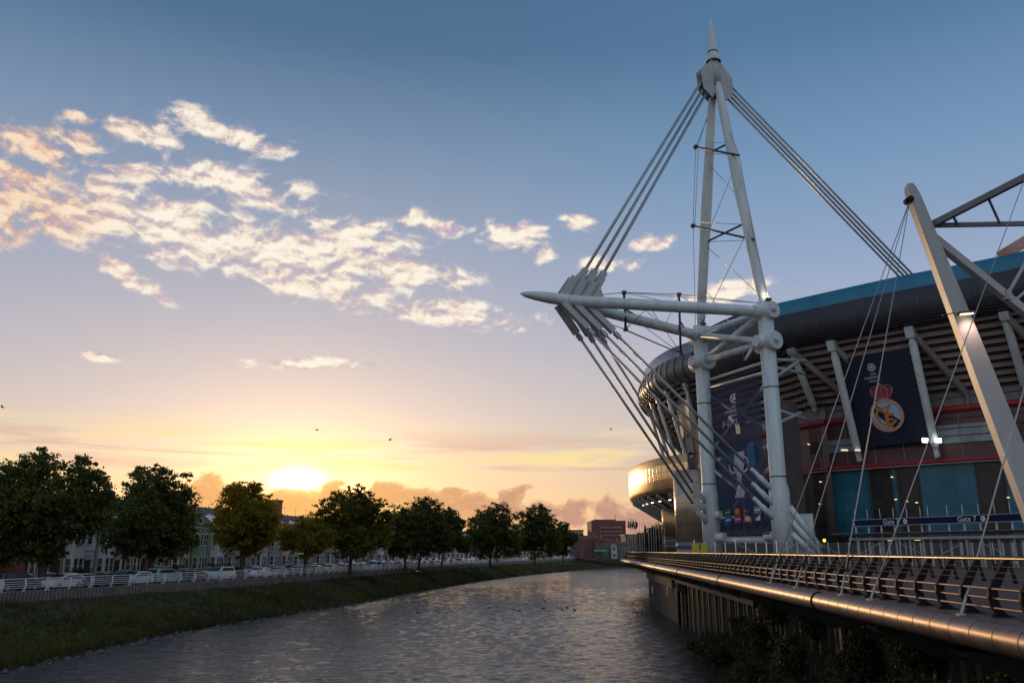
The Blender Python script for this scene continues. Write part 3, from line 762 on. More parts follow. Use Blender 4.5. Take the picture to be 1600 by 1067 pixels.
# golden overhanging drum on the rounded corner
m_gold = mat('bronze_cladding', (.50, .34, .17), .48, .75, .2, .4, stretch=(1, 1, .3))
m_goldg = mat_lines('bronze_glazing', (.66, .52, .30), (.10, .065, .03), 1.5, .06, 0, .20, .85, .12, .6, uv=True, axis2=1, period2=1.25, width2=.03, bump=.3)
m_brown = mat('soffit_brown', (.07, .055, .055), .7, 0, .2, .4)
g = 3.4
ST.part('drum_parapet', sgrid(RB, [(g - 3, 22.7), (g - .1, 22.55), (g, 22.4), (g + .1, 21.2)], -1, 50), m_gold)
ST.part('drum_glazing', sgrid(RB, [(g + .05, 21.2), (g + .12, 19.6), (g + .05, 18.8)], -1, 50), m_goldg)
ST.part('drum_band', sgrid(RB, [(g + .12, 18.8), (g + .05, 17.4), (g - .15, 16.9), (g - .6, 16.6)], -1, 50), m_gold)
ST.part('drum_soffit', sgrid(RB, [(g - .6, 16.6), (g - 5, 14.6), (-6.5, 11.4)], -1, 50), m_brown)
for s in (1, 5, 9, 13, 17, 21, 25, 30, 36):
    mb = MB(); mb.beam(RB.off(s, g - .5, 16.45), RB.off(s, -5.8, 11.1), .34, .5); ST.part('soffit_beam', mb, m_white2)
mb = MB()
for s in (3, 7, 11, 15, 19, 23): mb.box(RB.off(s, 1.5, 15.55), (.4, .4, .12))
ST.part('downlight', mb, mat('lit_downlight', (1, .95, .85), .4, emit=(1.0, .9, .75), estr=3.5))
m_stone = mat_lines('pale_bronze_tower', (.42, .33, .25), (.16, .11, .07), 1.6, .02, 2, .32, .45, .18, .5, bump=.3)
# stair towers below the drum
def cyl(name, c, r, z0, z1, m, n=28):
    mb = MB(); mb.tube([(c[0], c[1], z0), (c[0], c[1], z1)], r, n); return ST.part(name, mb, m)
cA = at(1090, 850, 133); cyl('stair_tower', cA, 3.3, 8.4, 19.5, m_stone); cyl('stair_tower', cA, 3.36, 7.6, 8.5, mat('slate_blue_band', (.12, .16, .24), .5)); cyl('stair_tower', cA, 3.2, 5.6, 7.7, mat('grey_base', (.26, .24, .25), .7, 0, .2, .5))
cB = at(1062, 850, 150); cyl('stair_tower', cB, 2.9, 10.0, 14.5, m_gold); cyl('stair_tower', cB, 2.75, 5.6, 10.1, mat_lines('louvred_dark', (.05, .045, .045), (.30, .24, .16), 1.0, .1, 2, .5, 0, .2, 1, bump=.2))
# dark brick tower beside the near mast leg
pT = at(1246, 850, 113.5); mb = MB(); mb.box((pT.x, pT.y, 16.4), (1.9, 3.6, 21.6), R(-38)); 
ST.part('service_tower', mb, mat_lines('grey_brick_tower', (.11, .10, .115), (.05, .045, .05), 1.0, .03, 2, .75, 0, .2, .6, bump=.2))
mb = MB(); mb.box((pT.x - 1.35, pT.y - .62, 16.6), (1.1, 1.1, 22.2), R(-38)); ST.part('service_tower_edge', mb, mat('tower_edge', (.24, .20, .20), .7, 0, .2, .6))
# roof truss just showing over the edge
mb = MB(); a = at(1568, 398, 112); b = at(1640, 355, 112); mb.beam(a, b, 2.2, 1.6); ST.part('roof_truss', mb, mat('rust_pink_steel', (.36, .22, .18), .6, 0, .2, .3))

# ---- floodlights fixed to the struts
def lamp_pair(px, py, Y):
    p = at(px, py, Y); mb = MB()
    for d in (-.85, .85): mb.box((p.x + d, p.y - .15, p.z), (.75, .25, .55), .3)
    ST.part('floodlight', mb, mat('lit_floodlight', (1, 1, 1), .3, emit=(1, .92, .85), estr=5))
    mb = MB(); mb.tube([(p.x - 1.2, p.y + .1, p.z - .2), (p.x + 1.2, p.y + .1, p.z - .2)], .06, 6); ST.part('lamp_bar', mb, m_white)
sA = RA.off(strut_s[1], -5.6, 0); lamp_pair(1455, 688, sA.y - .8)
sB = RA.off(strut_s[0], -5.8, 0); p = at(1332, 703, sB.y - .7); mb = MB(); mb.box((p.x - 1.1, p.y, p.z), (.9, .3, .2), .3); mb.box((p.x + .7, p.y, p.z), (.7, .3, .2), .3); ST.part('floodlight', mb, mat('dim_floodlight', (.8, .75, .65), .3, emit=(1, .85, .6), estr=.8))

# ================================================================== MAST
RL = Vector((33.5, 105, 0)); LL = Vector((27.6, 117, 0)); AXD = (RL - LL).normalized(); OUT = Vector((-.8975, -.4412, 0))
NZ, LZ = 37.8, 33.7
MT = W('stadium_mast', ((RL + LL) / 2).to_tuple()[:2] + (5.8,), 'towering white stadium mast with two legs, a boom to the left and fans of cables', 'mast')
V3 = lambda p, z: Vector((p.x, p.y, z))
APX = (RL + LL) / 2; top = V3(APX, 76.5)
for P0, d in ((RL, 1), (LL, -1)):
    mb = MB(); r = 1.0
    mb.tube([V3(P0, 5.6), V3(P0, 14.6), V3(P0, 15.6), V3(P0, 39.2)], [1.26, 1.26, r, r], 28); leg = MT.part('leg', mb, m_white)
    a = V3(P0, 38.5); b = top + AXD * .55 * d - Vector((0, 0, 1.5)); ls = [a.lerp(b, q) for q in (0, .06, .12, .5, .9, 1)]
    mb = MB(); mb.tube(ls, [.55, .62, .68, .80, .6, .55], 20); MT.part('upper_leg', mb, m_white)
    for z in (NZ, LZ):     # nodes: short horizontal drums across the leg
        mb = MB(); c = V3(P0, z); rr = 1.14 if z == NZ else 1.24
        mb.tube([c - AXD * 1.7, c - AXD * 1.65, c + AXD * 1.55, c + AXD * 1.6], [rr * .9, rr, rr, rr * .93], 26)
        mb.tube([c + AXD * 1.5, c + AXD * 2.1], [.32, .32], 12)
        mb.tube([c - OUT * .5, c + OUT * 2.0], [rr * .95, .75], 20); MT.part('node', mb, m_white)
    for z in (27.6, 16.2, 33.0):
        mb = MB(); mb.tube([V3(P0, z), V3(P0, z + .12)], 1.06, 20); MT.part('clamp_ring', mb, m_dark)
    for sx in (0,):
        mb = MB(); mb.box(V3(P0, 39.3) + AXD * 1.0 + OUT * .2, (.7, .5, .3), .4); mb.tube([V3(P0, 39.1), V3(P0, 39.1) + AXD * 1.1], .06, 6); MT.part('mast_light', mb, m_dark)
mb = MB(); pl_ = V3(RL, 39.55) + AXD * .95 + OUT * .2; mb.box(pl_, (.4, .3, .1), .4); MT.part('mast_lamp', mb, m_lampw)
ll = bpy.data.lights.new('mast_lamp_light', 'POINT'); ll.energy = 60; ll.color = (1, .8, .55); ll.shadow_soft_size = .15
lo_ = bpy.data.objects.new('mast_lamp_light', ll); C.objects.link(lo_); lo_.location = pl_ + Vector((0, 0, .35)) - MT.loc; lo_.parent = MT.o
# struts between the legs
for (za, pa, zb, pb) in ((NZ, LL, NZ, RL), (NZ, LL, LZ, RL), (LZ, LL, NZ, RL), (LZ, LL, LZ, RL)):
    off = OUT * (.0 if (za == zb) else (.35 if za > zb else -.2))
    mb = MB(); a, b = V3(pa, za) + off + OUT * .3, V3(pb, zb) + off + OUT * .3; mb.tube([a, b], .46, 16); MT.part('cross_strut', mb, m_white)
for (a, b, r_) in ((V3(LL, LZ) + AXD * 1.5 + OUT * .4, V3(LL, LZ) + AXD * 5.2 + OUT * .4, .16), (V3(RL, LZ) - AXD * 1.2 + OUT * 1, V3(RL, LZ - 2.2) - AXD * 2.0 + OUT * 2.2, .2)):
    mb = MB(); mb.tube([a, b], r_, 8); MT.part('stub', mb, m_white)
# lattice behind the banner
for (q0, z0, q1, z1, r_) in ((0, 31.0, 1, 31.4, .22), (0, 29.0, 1, 21.5, .24), (1, 29.5, 0, 20.5, .24), (0, 19.4, 1, 20.4, .26), (0, 18.5, 1, 10.6, .24), (1, 18.8, 0, 10.2, .24), (0, 8.6, 1, 8.6, .5), (0, 25.2, 1, 26.3, .18), (0, 11.6, 1, 11.6, .35)):
    A_ = V3(LL.lerp(RL, q0), z0) - OUT * .5; B_ = V3(LL.lerp(RL, q1), z1) - OUT * .5; mb = MB(); mb.tube([A_, B_], r_, 10); MT.part('lattice_tube', mb, m_white)
for (za, dz, l) in ((30.5, -.6, 5.5), (28.6, 2.8, 4.5), (25.0, -1.2, 5), (22.8, 1.8, 4.2), (31.4, .3, 6)):
    a = V3(RL, za); b = a - OUT * l + AXD * .6 + Vector((0, 0, dz)); mb = MB(); mb.tube([a, b], .22, 10); MT.part('lattice_tube', mb, m_white2)
# crown and spire
mb = MB(); mb.tube([V3(APX, 79.0), V3(APX, 79.4), V3(APX, 81.5), V3(APX, 84.4), V3(APX, 86.9)], [.92, .9, .72, .40, .05], 24); MT.part('spire', mb, m_white)
for zz, rr_ in ((78.85, 1.12), (80.5, .84)):
    mb = MB(); mb.tube([V3(APX, zz), V3(APX, zz + .2)], rr_, 24); MT.part('clamp_ring', mb, m_dark)
mb = MB(); mb.tube([V3(APX, 74.6), V3(APX, 77.5), V3(APX, 79.0)], [1.0, 1.0, .85], 12); MT.part('crown', mb, m_white2)
def cable_dir(a, b): return (Vector(b) - Vector(a)).normalized()
def mid(s, z): return V3(APX + OUT * s, z)
# front cables: mast top -> boom head
BH = 37.35
for k in range(3):
    a0 = mid(1.3, 77.0 - 1.45 * k); b0 = mid(24.4 - 1.45 * k + 1.6, BH + 1.0)
    d = cable_dir(a0, b0)
    for sd in (-.2, .2):
        mb = MB(); mb.tube([a0 + AXD * sd + d * 1.0, b0 + AXD * sd], .155, 8); MT.part('cable', mb, m_cable)
    for wd in (1,):
        mb = MB(); mb.beam(a0 - d * 1.6, a0 + d * 1.1, 1.15, 1.15, AXD); MT.part('cable_socket', mb, m_white2)
        mb = MB(); mb.beam(b0 - d * 3.6, b0 + d * .8, 1.0, 1.0, AXD); mb.beam(b0 - d * 4.6, b0 - d * 3.5, .8, .7, AXD); MT.part('cable_socket', mb, m_white2)
    # back stays over the roof
    a1 = mid(-1.3, 77.0 - 1.45 * k); b1 = mid(-52, 40.5 - 1.6 * k + 1.5); d1 = cable_dir(a1, b1)
    for sd in ((-.35, .35) if k == 1 else (0,)):
        mb = MB(); mb.tube([a1 + AXD * sd + d1, b1 + AXD * sd], .17, 8); MT.part('cable', mb, m_cable)
    mb = MB(); mb.beam(a1 - d1 * 1.6, a1 + d1 * 1.0, 1.1, 1.15, AXD); MT.part('cable_socket', mb, m_white2)
# wing plates of the crown
for sg in (1, -1):
    mb = MB(); base = [mid(.3 * sg, 79.4), mid(3.0 * sg, 76.6), mid(2.7 * sg, 73.6), mid(1.1 * sg, 72.4), mid(.2 * sg, 74.0)]
    for o in (-.62, .5): mb.prism([p + AXD * o for p in base], AXD * .12)
    MT.part('crown_plate', mb, m_white2)
# boom: two tubes meeting in a long nose
tip = mid(32.9, 37.7); join = mid(26.2, 37.6)
for P0 in (RL, LL):
    a = V3(P0, NZ) + OUT * .9; mb = MB(); b = join + (P0 - APX).normalized() * .35
    if P0 is RL: mb.tube([a, a.lerp(b, .08), b, tip.lerp(b, .62), tip.lerp(b, .3), tip.lerp(b, .1), tip], [.68, .74, .74, .72, .56, .36, .1], 22)
    else: mb.tube([a, a.lerp(b, .08), b], [.62, .72, .70], 20)
    MT.part('boom', mb, m_white)
# web plates on the boom head
mb = MB()
for o in (-.5, .38): mb.prism([mid(27.8, 38.1) + AXD * o, mid(25.8, 41.0) + AXD * o, mid(21.8, 40.5) + AXD * o, mid(21.0, 38.2) + AXD * o], AXD * .12)
MT.part('head_plate', mb, m_white2)
# lower cables to the two leg bases
for P0, zs in ((LL, (14.2, 12.8, 11.4)), (RL, (15.2, 13.4, 11.6))):
    for k in range(3):
        a0 = mid(26.8 - 1.75 * (2 - k) if False else 26.9 - 1.9 * k, BH - .7) + (P0 - APX).normalized() * (.7 if P0 is RL else .7)
        b0 = V3(P0, zs[2 - k]) + OUT * 1.5 + (APX - P0).normalized() * .3
        d = cable_dir(a0, b0); mb = MB(); mb.tube([a0 + d * 3.5, b0 - d * 1.2], .175, 10); MT.part('cable', mb, m_cable if True else m_white)
        mb = MB(); mb.beam(a0 - d * .6, a0 + d * 3.8, .78, .72, AXD); mb.beam(a0 + d * 4.0, a0 + d * 4.9, .5, .5, AXD); MT.part('cable_socket', mb, m_white2)
        mb = MB(); mb.tube([b0 - d * 3.0, b0 - d * 2.6, b0 - d * 1.5, b0 - d * 1.4, b0 + d * 1.2], [.19, .27, .27, .34, .34], 14); MT.part('cable_socket', mb, m_white)
    mb = MB(); c = V3(P0, 9.0); mb.tube([c, c + (APX - P0).normalized() * 2.8], .6, 14); MT.part('base_bracket', mb, m_white); mb = MB(); mb.tube([V3(P0, 12.0), V3(P0, 12.0) + (APX - P0).normalized() * 2.2], .5, 14); MT.part('base_bracket', mb, m_white)
mb = MB(); c = V3(RL, 9.0) - OUT * 3.2 + AXD * .3; mb.box((c.x, c.y, 9.1), (2.6, 1.6, 5.2), R(-25)); MT.part('anchor_block', mb, m_white)
mb = MB()
for k in range(3): mb.tube([V3(RL, 12.5 - k * 1.6) - OUT * .5 + AXD * 1.1, V3(RL, 7.6 - k * .9) - OUT * 4.2 + AXD * 1.9], .36, 12)
MT.part('anchor_tie', mb, m_white)
# spreaders and thin rigging of the upper legs
def wire(a, b, r=.045, nm='rigging_wire', m=m_wire):
    mb = MB(); mb.tube([a, b], r, 5); MT.part(nm, mb, m)
spn = []
for (p1, p2, p3, p4) in (((1087, 230, 113.5), (1155, 243, 106.8), (1106, 240, 113.2), (1143, 222, 109.5)), ((1083, 353, 114), (1179, 375, 105.5), (1104, 378, 115), (1160, 351, 107.5))):
    A_, B_, C_, D_ = [at(*q) for q in (p1, p2, p3, p4)]
    for a, b in ((A_, B_), (C_, D_)):
        mb = MB(); mb.tube([a, b], .15, 8); mb.box(a, (.5, .5, .5), .5); MT.part('spreader', mb, m_dark)
    wire(C_, B_); wire(A_ + Vector((1.2, 0, .6)), D_); spn.append((A_, B_))
w0 = V3(APX, 73); wn = V3(LL, 39.5) - AXD * 1.0
wire(w0, spn[0][0]); wire(w0 - AXD * .8, spn[0][0] + Vector((.3, 0, 0))); wire(spn[0][0], spn[1][0]); wire(spn[0][0] + Vector((.4, 0, 0)), spn[1][0] + Vector((.25, 0, 0))); wire(spn[1][0], wn); wire(spn[0][1], spn[1][1]); wire(w0, spn[0][1]); wire(spn[1][1], V3(RL, 39.6) + AXD * .8)
def onleg(P0, z): 
    b = top - Vector((0, 0, 1.5)); a = V3(P0, 38.5); return a.lerp(b, (z - 38.5) / (b.z - 38.5))
wire(onleg(LL, 63), onleg(RL, 55)); wire(onleg(RL, 60), onleg(LL, 52)); wire(onleg(LL, 51), onleg(RL, 40)); wire(onleg(RL, 50), onleg(LL, 39)); wire(onleg(LL, 45), V3(RL, 33) - AXD * 3)
# boom spreaders
for (pt, pb, Y) in (((975, 457), (977.5, 515), 106), ((1061, 460), (1063.5, 552), 113)):
    A_, B_ = at(pt[0], pt[1], Y), at(pb[0], pb[1], Y); mb = MB(); mb.tube([A_, B_], .17, 8); mb.box(A_, (.6, .5, .4)); mb.box(B_, (.6, .5, .4)); MT.part('spreader', mb, m_dark)
    for q in (.25, .75):
        pass
    wire(A_, V3(LL, NZ).lerp(join, .3)); wire(A_, V3(RL, NZ).lerp(join, .35)); wire(B_, V3(LL, NZ).lerp(join, .55)); wire(B_, V3(RL, NZ).lerp(join, .6))
    m1 = V3(LL, NZ).lerp(join, .45 if Y == 106 else .12); m2 = A_.lerp(B_, .45); mb = MB(); mb.tube([m2, m1], .13, 6); MT.part('spreader', mb, m_dark)
    if Y == 106: sp1 = (A_, B_)
    else: sp2 = (A_, B_)
wire(join + Vector((1, 0, .5)), sp1[0], .06); wire(sp1[0], sp2[0], .06); wire(sp2[0], V3(RL, 39.0), .06); wire(join + Vector((0, 0, -1)), sp1[1], .06); wire(sp1[1], sp2[1], .06); wire(sp1[1] + Vector((0, .4, 0)), V3(LL, LZ), .06); wire(sp1[0], V3(RL, NZ + 1.2), .05)

# ================================================================== BANNERS
class Flat:                    # local frame on a flat banner: u right, v up (metres), n towards the viewer
    def __init__(s, tl, tr, bl, br, n):
        s.c = [Vector(q) for q in (tl, tr, bl, br)]; s.n = Vector(n).normalized()
        s.w = ((s.c[1] - s.c[0]).length + (s.c[3] - s.c[2]).length) / 2; s.h = ((s.c[0] - s.c[2]).length + (s.c[1] - s.c[3]).length) / 2
    def p(s, u, v, k=0.03):     # u 0..1 left-right, v 0..1 top-down
        a = s.c[0].lerp(s.c[1], u); b = s.c[2].lerp(s.c[3], u); return a.lerp(b, v) + s.n * k
    hx = 1.0
    def m(s, u, v, x, y, k=.03): # metres away from (u, v)
        return s.p(u + x * s.hx / s.w, v - y / s.h, k)
    def disc(s, mb, u, v, r0, r1, k=.03, a0=0, a1=2 * math.pi, n=40, sx=1, sy=1):
        n = max(6, int(n * (a1 - a0) / (2 * math.pi))); rows = [[s.m(u, v, math.cos(t) * r * sx, math.sin(t) * r * sy, k) for r in (r0, r1)] for t in np.linspace(a0, a1, n + 1)]
        mb.grid(rows); return mb
    def poly(s, mb, u, v, pts, k=.03):
        mb.add([s.m(u, v, x, y, k) for x, y in pts], [tuple(range(len(pts)))]); return mb
    def text(s, mb, u, v, body, size, k=.035, sx=1.0, shear=0):
        vs, fs = text_mesh(body, size); mb.add([s.m(u, v, q.x * sx + q.y * shear, q.y, k) for q in vs], fs); return mb
m_ink = mat('banner_white_print', (.62, .66, .74), .7)
m_navy = mat('banner_navy_cloth', (.012, .018, .045), .75, 0, .3, .25, .3, 3)
m_navyp = mat('banner_navy_print', (.010, .014, .05), .75)
def star_pts(r, k=.42, rot=0, n=5):
    return [((r if i % 2 == 0 else r * k) * math.sin(math.pi * i / n + rot), (r if i % 2 == 0 else r * k) * math.cos(math.pi * i / n + rot)) for i in range(2 * n)]
def starball(Wt, fl, u, v, r, k=.04):
    mb = MB(); fl.disc(mb, u, v, 0, r, k, n=28); em = Wt.part('football_emblem', mb, m_ink)
    mb = MB()
    for i in range(5):
        a = 2 * math.pi * i / 5 + math.pi / 5; cx, cy = .56 * r * math.sin(a), .56 * r * math.cos(a)
        mb.add([fl.m(u, v, cx + x, cy + y, k + .02) for x, y in [(.26 * r * math.sin(a + q), .26 * r * math.cos(a + q)) for q in np.linspace(0, 2 * math.pi, 6)[:-1]]], [tuple(range(5))])
        a = 2 * math.pi * i / 5; cx, cy = .98 * r * math.sin(a), .98 * r * math.cos(a)
        mb.add([fl.m(u, v, cx + x, cy + y, k + .02) for x, y in [(.20 * r * math.sin(a + q), .20 * r * math.cos(a + q)) for q in np.linspace(0, 2 * math.pi, 6)[:-1]]], [tuple(range(5))])
    mb.v and Wt.part('emblem_gap', mb, m_navyp, em)
def uefa(Wt, fl, u, v, s):
    starball(Wt, fl, u, v, .62 * s)
    mb = MB(); fl.text(mb, u, v + 1.02 * s / fl.h, 'UEFA', .42 * s, sx=1.1, shear=.15); Wt.part('lettering', mb, m_ink)
    mb = MB(); fl.text(mb, u, v + 1.52 * s / fl.h, 'CHAMPIONS', .50 * s, sx=1.05); Wt.part('lettering', mb, m_ink)
    mb = MB(); fl.text(mb, u, v + 2.02 * s / fl.h, 'LEAGUE', .42 * s, sx=1.1); Wt.part('lettering', mb, m_ink)
# --- club crest banner on the long side
n1 = Vector((-.69, -.72, .1))
ya = RA.off(strut_s[0], -1.2, 0).y; yb = RA.off(strut_s[1], -1.2, 0).y
tl, tr = at(1314, 562, ya + .6), at(1418, 543, yb + .6); bl, br = at(1344, 701, ya + 4.2), at(1453, 689, yb + 4.0)
f1 = Flat(tl, tr, bl, br, n1)
B1 = W('crest_banner', (tl + br) / 2 - Vector((0, 0, 8)), 'big navy banner with a crowned gold round football crest, hung between two white struts', 'banner')
mb = MB(); mb.grid([[f1.p(u / 12, v / 12, .15 * math.sin(u * 1.1) * math.sin(v * .5)) for u in range(13)] for v in range(13)], 0, True); B1.part('cloth', mb, m_navy)
for (u, v, dx, dy) in ((0, 0, -.8, .4), (1, 0, .8, .4), (0, 1, -.6, -.3), (1, 1, .5, -.3), (0, .5, -.8, 0), (1, .5, .8, 0)):
    mb = MB(); mb.tube([f1.p(u, v, .1), f1.m(u, v, dx, dy, .1)], .03, 4); B1.part('tie_cord', mb, m_wire)
uefa(B1, f1, .43, .14, .92)
gold = mat('crest_gold', (.62, .25, .06), .6); crw = mat('crest_white', (.42, .55, .78), .6); crn = mat('crest_navy', (.012, .012, .05), .6); crr = mat('crest_crimson', (.34, .05, .08), .6); crp = mat('crest_pearl', (.62, .42, .42), .6)
cu, cv_ = .50, .675; Rr = 2.32
mb = MB(); f1.disc(mb, cu, cv_, 0, Rr, .14, n=56); cr = B1.part('crest', mb, gold)
mb = MB(); f1.disc(mb, cu, cv_, Rr * .875, Rr * .93, .16); B1.part('crest_ring', mb, crw, cr)
mb = MB(); f1.disc(mb, cu, cv_, 0, Rr * .80, .16, n=48); B1.part('crest_field', mb, crw, cr)
mb = MB(); q = Rr * .80; pts = [(q * math.cos(t), q * math.sin(t)) for t in np.linspace(R(126), R(162), 8)] + [(q * math.cos(t), q * math.sin(t)) for t in np.linspace(R(-72), R(-28), 8)]
f1.poly(mb, cu, cv_, pts, .18); B1.part('crest_sash', mb, crn, cr)
mb = MB(); f1.disc(mb, cu, cv_, Rr * .50, Rr * .66, .205, R(130), R(325)); B1.part('crest_letter', mb, gold, cr)
mb = MB(); f1.poly(mb, cu, cv_, [(-.12 * Rr + x, y) for x, y in [(0, -.75 * Rr), (.2 * Rr, -.75 * Rr), (.2 * Rr, .1 * Rr), (0, .1 * Rr)]], .22)
f1.poly(mb, cu, cv_, [(.08 * Rr, -.05 * Rr), (.42 * Rr, -.05 * Rr), (.42 * Rr, .1 * Rr), (.08 * Rr, .1 * Rr)], .221); f1.poly(mb, cu, cv_, [(.08 * Rr, -.32 * Rr), (.34 * Rr, -.32 * Rr), (.34 * Rr, -.2 * Rr), (.08 * Rr, -.2 * Rr)], .221); B1.part('crest_letter', mb, gold, cr)
mb = MB()
def bar2(x0, y0, x1, y1, w, k):
    d = Vector((x1 - x0, y1 - y0)).normalized() * w / 2; f1.poly(mb, cu, cv_, [(x0 - d.y, y0 + d.x), (x1 - d.y, y1 + d.x), (x1 + d.y, y1 - d.x), (x0 + d.y, y0 - d.x)], k)
bar2(-.58 * Rr, .56 * Rr, -.1 * Rr, .18 * Rr, .15 * Rr, .215); bar2(-.1 * Rr, .22 * Rr, .34 * Rr, .62 * Rr, .15 * Rr, .218); B1.part('crest_letter', mb, gold, cr)
mb = MB(); f1.disc(mb, cu, cv_ - .28 * Rr / f1.h * 1.1, 0, .2 * Rr, .225, n=20); B1.part('crest_boss', mb, gold, cr)
mb = MB(); f1.disc(mb, cu, cv_ - .30 * Rr / f1.h, 0, .09 * Rr, .24, n=14); B1.part('crest_boss', mb, crw, cr)
yc = cv_ - (Rr + .30) / f1.h
mb = MB(); f1.poly(mb, cu, yc, [(-1.05, -.22), (-1.45, .4), (-1.5, .75), (-1.25, 1.05), (-.9, 1.1), (-.55, 1.32), (0, 1.42), (.55, 1.32), (.9, 1.1), (1.25, 1.05), (1.5, .75), (1.45, .4), (1.05, -.22), (.5, -.34), (0, -.38), (-.5, -.34)], .14); kr = B1.part('crown', mb, crr)
mb = MB()
def arch(x0, y0, x1, y1, bx, by, n=8):
    for q in np.linspace(0, 1, n): 
        x = (1 - q) ** 2 * x0 + 2 * q * (1 - q) * bx + q * q * x1; y = (1 - q) ** 2 * y0 + 2 * q * (1 - q) * by + q * q * y1
        f1.disc(mb, cu + x / f1.w, yc - y / f1.h, 0, .07, .17, n=8)
for sg in (-1, 1):
    arch(sg * 1.05, -.2, 0, 1.5, sg * 2.4, 1.5, 13); arch(sg * .6, -.1, 0, 1.45, sg * 1.2, 1.3, 9)
arch(0, -.2, 0, 1.5, 0, .6, 7); arch(-1.05, -.2, 1.05, -.2, 0, -.5, 11)
f1.disc(mb, cu, yc - 1.66 / f1.h, 0, .16, .17, n=10); pe = B1.part('crown_pearls', mb, crp, kr); tag(pe, kind='stuff')
# --- tall mesh banner between the two mast legs
yl, yr = 116.0, 106.2
tl, tr = at(1110, 607, yl), at(1185, 586, yr); bl, br = at(1126, 836, yl), at(1202, 832, yr)
f2 = Flat(tl, tr, bl, br, OUT); f2.hx = 1.45
B2 = W('final_banner', (bl + br) / 2, 'tall see-through blue mesh banner with a silver cup, hung between the two mast legs', 'banner')
def mesh_cloth():
    m = bpy.data.materials.new('banner_mesh_cloth'); m.use_nodes = True; T = NT(m.node_tree); b = T.n['Principled BSDF']; out = T.n['Material Output']
    tc = T.node('ShaderNodeTexCoord'); uvs = T.sep(tc.outputs['UV']); v = uvs[1]; u = uvs[0]
    c = T.ramp(v, [(0, (.022, .022, .05, 1)), (.4, (.018, .028, .075, 1)), (.62, (.03, .055, .13, 1)), (.85, (.02, .04, .10, 1)), (1, (.035, .05, .09, 1))])
    n = T.noise(T.vm('MULTIPLY', tc.outputs['UV'], (3, 9, 1)), 1.2, 4, .6); c = T.mix(T.m('MULTIPLY', T.ss(n, .5, .75), .35), c, (.03, .07, .16, 1))
    T.l.new(c, b.inputs['Base Color']); b.inputs['Roughness'].default_value = .8
    tr = T.node('ShaderNodeBsdfTransparent'); mx = T.node('ShaderNodeMixShader'); mx.inputs[0].default_value = .76
    T.l.new(tr.outputs[0], mx.inputs[1]); T.l.new(b.outputs[0], mx.inputs[2]); T.l.new(mx.outputs[0], out.inputs['Surface']); return m
mb = MB(); mb.grid([[f2.p(u / 12, v / 24, .14 * math.sin(u * .9 + 1) * math.sin(v * .4)) for u in range(13)] for v in range(25)], 0, True, [[(u / 12, v / 24) for u in range(13)] for v in range(25)]); B2.part('cloth', mb, mesh_cloth())
mb = MB(); mb.tube([f2.m(0, 0, -1.6, .15, 0), f2.m(1, 0, .9, .15, 0)], .2, 10); B2.part('top_bar', mb, m_white)
mb = MB(); mb.tube([f2.m(0, 1, 0, -.1, 0), f2.m(1, 1, 0, -.1, 0)], .09, 8); B2.part('bottom_bar', mb, m_dark)
FW, FH = f2.w, f2.h
uefa(B2, f2, .50, .11, 1.12)
fadered = mat('banner_faded_red_print', (.30, .05, .07), .7); dimw = mat('banner_dim_print', (.38, .36, .45), .7)
mb = MB(); f2.text(mb, .50, .275, 'FINAL', 1.25, sx=1.3); B2.part('lettering', mb, dimw)
cy_ = mat('banner_cyan_print', (.012, .11, .22), .7, 0, .5, .5)
mb = MB(); f2.disc(mb, .80, .50, 0, 1.25, .06, n=24, sx=.75, sy=1.3); B2.part('printed_glow', mb, cy_)
mb = MB(); f2.disc(mb, .22, .52, 0, 1.1, .06, n=24, sx=.7, sy=1.2); B2.part('printed_glow', mb, mat('banner_teal_print', (.012, .06, .12), .7))
silver = mat('banner_silver_print', (.34, .38, .46), .6, 0, .4, 1.5)
mb = MB(); f2.poly(mb, .50, .60, [(-1.0, 2.6), (1.0, 2.6), (.85, .8), (.35, -.6), (.28, -1.6), (.9, -3.4), (-.9, -3.4), (-.28, -1.6), (-.35, -.6), (-.85, .8)], .09); cup = B2.part('cup', mb, silver)
mb = MB()
for sg in (-1, 1): f2.disc(mb, .50 + sg * 1.2 / FW, .555, .55, .75, .1, n=24, sx=.9, sy=1.5)
B2.part('cup_handle', mb, silver, cup)
cols = [((.02, .16, .06), (.3, .4, .3)), ((.35, .05, .03), (.6, .3, .05)), ((.55, .03, .14), (.7, .3, .4)), ((.20, .35, .60), (.7, .75, .8)), ((.02, .22, .50), (.5, .6, .7)), ((.50, .05, .22), (.7, .4, .5)), ((.50, .32, .10), (.7, .6, .4)), ((.03, .04, .08), (.75, .78, .8))]
for i, (ca, cb) in enumerate(cols):
    u = .20 + .205 * (i % 4); v = .855 + .05 * (i // 4)
    mb = MB(); f2.poly(mb, u, v, [(-.52, -.52), (.52, -.52), (.52, .52), (-.52, .52)], .09); tl_ = B2.part('sponsor_tile', mb, mat('sponsor_tile_%d' % i, tuple(q * .6 for q in ca), .7))
    mb = MB()
    if i == 7:
        for j in range(3): f2.poly(mb, u, v, [(-.36 + j * .24, -.3), (-.18 + j * .24, -.3), (-.14 + j * .24, .0 + j * .14), (-.26 + j * .2, .06 + j * .14)], .11)
    elif i in (1, 6):
        f2.disc(mb, u, v, .12, .34, .11, n=14)
    else: f2.poly(mb, u, v, [(-.40, -.1), (.40, -.06), (.40, .14), (-.40, .08)], .11)
    B2.part('sponsor_mark', mb, mat('tile_mark_%d' % i, cb, .7), tl_)
for i in range(6):
    mb = MB(); f2.disc(mb, .09 + .165 * i, .945, 0, .5, .09, n=18, sx=.8, sy=.95); B2.part('printed_oval', mb, m_navyp)
